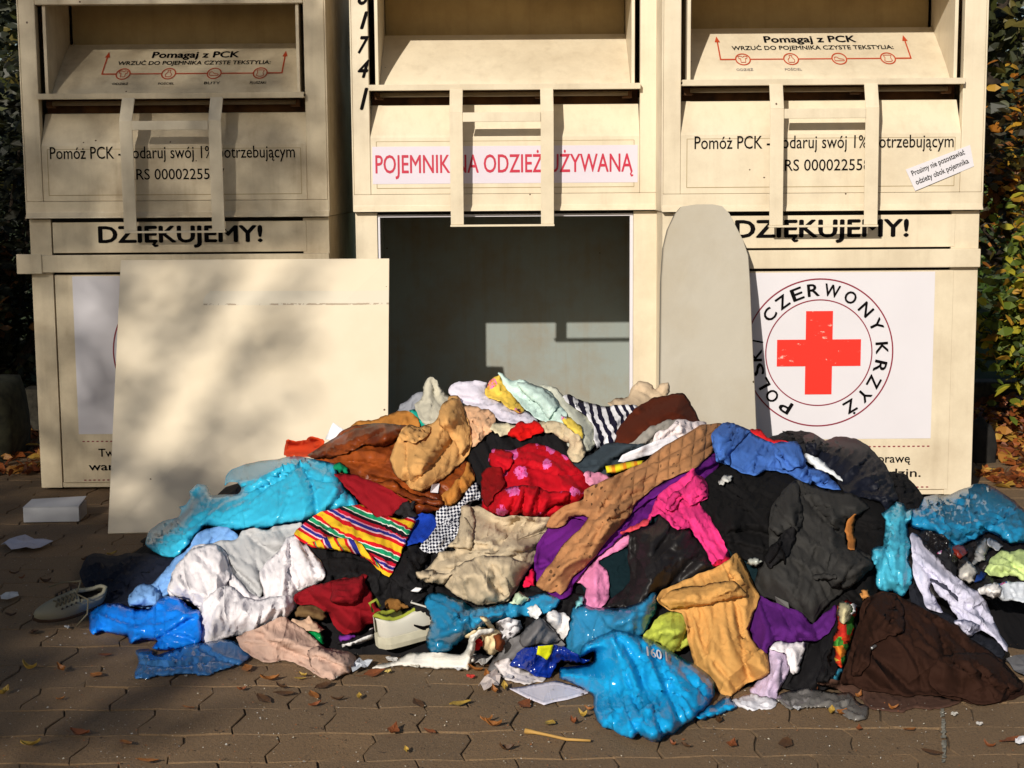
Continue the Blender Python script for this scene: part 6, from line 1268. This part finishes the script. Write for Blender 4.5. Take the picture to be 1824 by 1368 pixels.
# leaf litter behind on the right and left
def scatter_cards(name, mat, n, fn, smin, smax, seed, label, cat, kind=None, up=.5, parent=None):
    r = np.random.default_rng(seed); P = fn(r, n); n = len(P)
    s = r.uniform(smin, smax, n); a = r.uniform(0, 2*PI, n)
    nrm = r.normal(size=(n, 3)); nrm[:, 2] = np.abs(nrm[:, 2])*up*2+.05; nrm[:, 1] -= .25; nrm /= np.linalg.norm(nrm, axis=1)[:, None]
    t = np.stack([np.cos(a), np.sin(a), np.zeros(n)], 1); t -= nrm*(t*nrm).sum(1)[:, None]; t /= np.linalg.norm(t, axis=1)[:, None]+1e-9; b = np.cross(nrm, t)
    q = []
    for (u, v, w_) in ((-1, 0, 0), (-.25, .46, .12), (.55, .36, .06), (1, 0, -.1), (.5, -.38, .06), (-.3, -.44, .12)): q.append(P+t*(u*s)[:, None]+b*(v*s)[:, None]+nrm*(w_*s)[:, None])
    V = np.stack(q, 1).reshape(-1, 3); idx = np.arange(n)*6
    F = np.stack([idx, idx+1, idx+2, idx+3, idx+4, idx+5], 1)
    o = mesh_obj(name, V, F, mat, parent)
    if label: tag(o, label, cat, None, kind)
    return o
def litter(r, n):
    x = np.concatenate([r.uniform(1.75, 4.2, n), r.uniform(-4.5, -1.95, n//3)]); y = r.uniform(5.95, 7.6, len(x))
    m_ = ~((x < 1.88) & (x > 0) & (y < 6.9)) & ~((x < 2.06) & (x > 0) & (y < 6.9) & (y > 6.3)) & ~((x < 0) & (y < 6.3)); x, y = x[m_], y[m_]
    hump = np.where(x > 0, .16*np.clip((x-1.9)/.5, 0, 1)*np.clip((y-6.2)/.8, 0, 1), .02)
    return np.stack([x, y, r.uniform(0, 1, len(x))*hump+.01], 1)
scatter_cards('leaf_litter', m_leaf('litter_leaves', [(170, 92, 40), (132, 66, 30), (190, 130, 56), (100, 58, 30), (204, 160, 66), (150, 84, 38)]), 5200, litter, .018, .045, 3, 'drift of orange and brown autumn leaves on the ground behind the bins', 'leaf litter', 'stuff', 1.2)
def grassf(r, n):
    x = r.uniform(1.8, 9, n); y = r.uniform(9, 22, n); z = np.array([bank_h(a, b) for a, b in zip(x, y)]); return np.stack([x, y, z+.02], 1)
scatter_cards('grass', m_leaf('grass_blades', [(78, 104, 36), (100, 124, 44), (60, 84, 28)]), 9000, grassf, .03, .07, 8, 'rough green grass on the bank beyond the bushes', 'grass', 'stuff', .4)
# ================================================================ shrubs and trees
def shrub(label, cx, cy, z0, rx, ry, rz, n, cols, seed, name='shrub', smin=.02, smax=.045, kd='shrub', stem=.02):
    r_ = empty(name, (cx, cy, z0)); tag(r_, label, kd, 'shrubs behind the bins')
    rr = np.random.default_rng(seed); K = 46; cl = rr.normal(size=(K, 3)); cl /= np.linalg.norm(cl, axis=1)[:, None]; cl *= rr.uniform(.35, 1.0, (K, 1))**.5; cl[:, 2] = cl[:, 2]*.5+.5
    def fn(r, n):
        k = r.integers(0, K, n); g_ = r.normal(size=(n, 3))*.13; P = cl[k]+g_; P[:, 2] = np.clip(P[:, 2], -.05, 1.3)
        return P*np.array([rx, ry, rz])
    scatter_cards('foliage', m_leaf('foliage_%d' % seed, cols, trans=.3), n, fn, smin, smax, seed+1, None, None, None, .7, r_)
    mb = MB(); r2 = random.Random(seed)
    for k in range(12):
        c = cl[k]; a = (r2.uniform(-.1, .1)*rx, r2.uniform(-.1, .1)*ry, -.05); b = (c[0]*rx, c[1]*ry, c[2]*rz)
        mid = ((a[0]+b[0])/2+r2.uniform(-.05, .05), (a[1]+b[1])/2, (a[2]+b[2])*.45)
        mb.tube([a, mid, b], [stem, stem*.7, stem*.3], 5)
    mb.build('stem', M_BARK, r_, smooth=True); return r_
M_BARK = m_plain('bark', (70, 56, 42), .95, .7, nscale=20, amt=.35, bump=.8)
GR = [(70, 92, 30), (96, 118, 36), (44, 64, 20), (150, 158, 40), (54, 74, 26)]
GY = [(186, 176, 50), (130, 140, 44), (90, 108, 34), (196, 150, 50), (104, 122, 40), (60, 74, 26)]
GO = [(186, 116, 30), (140, 84, 26), (84, 74, 26), (206, 156, 44), (60, 52, 20), (50, 44, 18)]
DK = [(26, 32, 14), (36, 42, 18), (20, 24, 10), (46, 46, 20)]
shrub('green and yellow leaved bush low down beside the right bin', 2.62, 6.95, .16, .56, .4, .85, 6200, GY, 21)
shrub('dense dark green bush at the foot of the right edge', 2.7, 6.75, .18, .5, .3, .36, 3600, GR, 22)
shrub('orange leaved bush higher up beside the right bin', 2.85, 7.5, .85, .7, .45, .8, 4200, GO, 23)
shrub('sparse olive bush beyond the bank at the upper right', 3.6, 11.5, .6, 1.0, .6, 1.1, 1500, GO, 24)
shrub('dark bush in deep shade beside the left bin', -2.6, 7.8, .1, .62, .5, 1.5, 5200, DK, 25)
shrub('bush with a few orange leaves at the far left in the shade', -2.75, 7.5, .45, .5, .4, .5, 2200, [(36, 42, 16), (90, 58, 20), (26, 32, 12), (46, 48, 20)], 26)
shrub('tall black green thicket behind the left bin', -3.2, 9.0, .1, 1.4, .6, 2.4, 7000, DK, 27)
def tree(label, x, y, h, rad, cz, n, seed, gp, smin=.08, smax=.14, cols=GR, K=40, rxyz=None, boxy=False, filt=None):
    r_ = empty('tree', (x, y, 0)); tag(r_, label, 'tree', gp)
    mb = MB(); r2 = random.Random(seed); th = rad*.06+.05
    mb.tube([(0, 0, -.1), (.05, 0, h*.3), (-.04, .05, h*.6), (0, 0, h*.85)], [th, th*.8, th*.55, th*.2], 9)
    for k in range(12):
        a = r2.uniform(0, 6.28); z = h*r2.uniform(.35, .7); L_ = rad*r2.uniform(.5, .95)
        mb.tube([(0, 0, z), (math.cos(a)*L_*.5, math.sin(a)*L_*.5, z+L_*.3), (math.cos(a)*L_, math.sin(a)*L_, z+L_*.45)], [th*.4, th*.25, th*.08], 6)
    mb.build('trunk', M_BARK, r_, smooth=True)
    rr = np.random.default_rng(seed); cl = rr.normal(size=(K, 3)); cl /= np.linalg.norm(cl, axis=1)[:, None]; cl *= rr.uniform(.3, 1, (K, 1))**.45
    if boxy: cl = rr.uniform(-1, 1, (K, 3))
    sc = np.array(rxyz if rxyz else (rad, rad, rad*.8))
    def fn(r, n):
        k = r.integers(0, K, n); return (cl[k]+r.normal(size=(n, 3))*(.06 if boxy else .12))*sc+np.array([0, 0, cz])
    if filt:
        fn0 = fn
        fn = lambda r, n: filt(fn0(r, n)+np.array([x, y, 0]), r)-np.array([x, y, 0])
    scatter_cards('crown', m_leaf('crown_%d' % seed, cols, trans=.2), n, fn, smin, smax, seed+1, None, None, None, .6, r_)
    return r_
# dark trees behind the bins close the view
for i, (x, y, h, rad, cz, lab) in enumerate(((-6.5, 15, 6, 3.2, 3.2, 'dark broad tree behind the thicket at the left'), (-1.5, 17, 7, 3.6, 3.6, 'dark tree hidden behind the bins in the middle'), (5.2, 17.5, 5.5, 3.0, 3.2, 'olive tree with bare lower stems beyond the bank at the right'))):
    tree(lab, x, y, h, rad, cz, 6000, 60+i, 'trees behind the bins', .07, .13, [(70, 74, 30), (52, 56, 24), (100, 90, 36), (40, 42, 20)])
# trees on the near side of the paving, between the sun and the left bin: unseen, with crowns shaped and added to throw the shade
SUN = Vector((-.377, -1, .49))
def shade_pos(u, v, t): return (u-.377*t, 6-t, v+.49*t)
def shape_crown_shade(P, r):  # thins the leaves of the unseen crown to shape the shade it casts
    """open lanes in the crown that let soft streaks of sun through"""
    t = 6-P[:, 1]; u = P[:, 0]+.377*t; v = P[:, 2]-.49*t
    keep = np.interp(u, [-.86, -.70, -.60, -.52], [1, .62, .2, 0])
    def lane(u0, v0, u1, v1, w, a):
        f = np.clip((v-v0)/(v1-v0), -.15, 1.15); d = np.abs(u-(u0+(u1-u0)*f)); inside_ = (f > -.1) & (f < 1.1)
        return np.where(inside_, 1-a*np.exp(-(d/w)**4), 1)
    keep = keep*.92*np.where(v < .93, np.where(u > -1.46, .55, .72), 1)
    keep *= lane(-1.03, .05, -.86, .85, .085, 1.0)*lane(-1.56, .8, -1.46, 1.35, .05, .4)*lane(-1.08, -.35, -1.03, .0, .05, .5)*lane(-1.33, .0, -1.28, .7, .05, .3)
    return P[r.uniform(size=len(P)) < keep]
sp_ = shade_pos(-2.0, .5, 13.0)
tree('tall tree standing on the near side of the paving, shading the left bin', sp_[0], sp_[1], sp_[2]+1.0, 1.6, sp_[2], 21500, 90, 'shade trees', .028, .046, GR, 8000, (1.5, .5, 1.75), True, shape_crown_shade)
sp_ = shade_pos(-1.95, -.72, 12.0)
tree('unseen shorter dense tree added on the near side of the paving to shade the ground at the left', sp_[0]-.2, sp_[1], sp_[2]+.6, 1.4, sp_[2], 10500, 93, 'shade trees', .05, .08, GR, 300, (1.6, .5, .46), True)  # second crown, added to darken the ground
sp_ = shade_pos(-.42, -1.27, 12.5)
tree('unseen thin tree added on the near side of the paving to dapple the lower left', sp_[0], sp_[1], sp_[2]+.5, .6, sp_[2], 620, 96, 'shade trees', .03, .05, GR, 500, (.62, .3, .2), True)  # third sparse crown, added to extend the shade
# ================================================================ light, world, camera
w = bpy.data.worlds.new('World'); SC.world = w; w.use_nodes = True; nt = w.node_tree
sky = nt.nodes.new('ShaderNodeTexSky'); sky.sky_type = 'NISHITA'; sky.sun_disc = False
el = math.atan2(.49, math.hypot(.377, 1)); az = math.atan2(-.377, -1)
sky.sun_elevation = el; sky.sun_rotation = az % (2*PI)
bg = nt.nodes['Background']; nt.links.new(sky.outputs[0], bg.inputs[0]); bg.inputs[1].default_value = .052
sd = bpy.data.lights.new('sun', 'SUN'); sd.energy = 4.6; sd.angle = math.radians(.55); sd.color = (1, .93, .82)
so = bpy.data.objects.new('sun', sd); COL.objects.link(so); so.rotation_euler = SUN.to_track_quat('Z', 'Y').to_euler(); so.location = (-6, -12, 9)
cd = bpy.data.cameras.new('camera'); cam = bpy.data.objects.new('camera', cd); COL.objects.link(cam)
cd.sensor_width = 36; cd.lens = 36*FPX/1824; cd.clip_end = 300; cd.clip_start = .05
Mx = Matrix.Identity(4)
for i in range(3): Mx[i][0] = Rv[i]; Mx[i][1] = Uv[i]; Mx[i][2] = -Fv[i]; Mx[i][3] = Cv[i]
cam.matrix_world = Mx; SC.camera = cam
SC.view_settings.view_transform = 'Standard'; SC.view_settings.look = 'None'; SC.view_settings.exposure = 0; SC.view_settings.gamma = 1
SC.cycles.max_bounces = 8; SC.cycles.transparent_max_bounces = 12
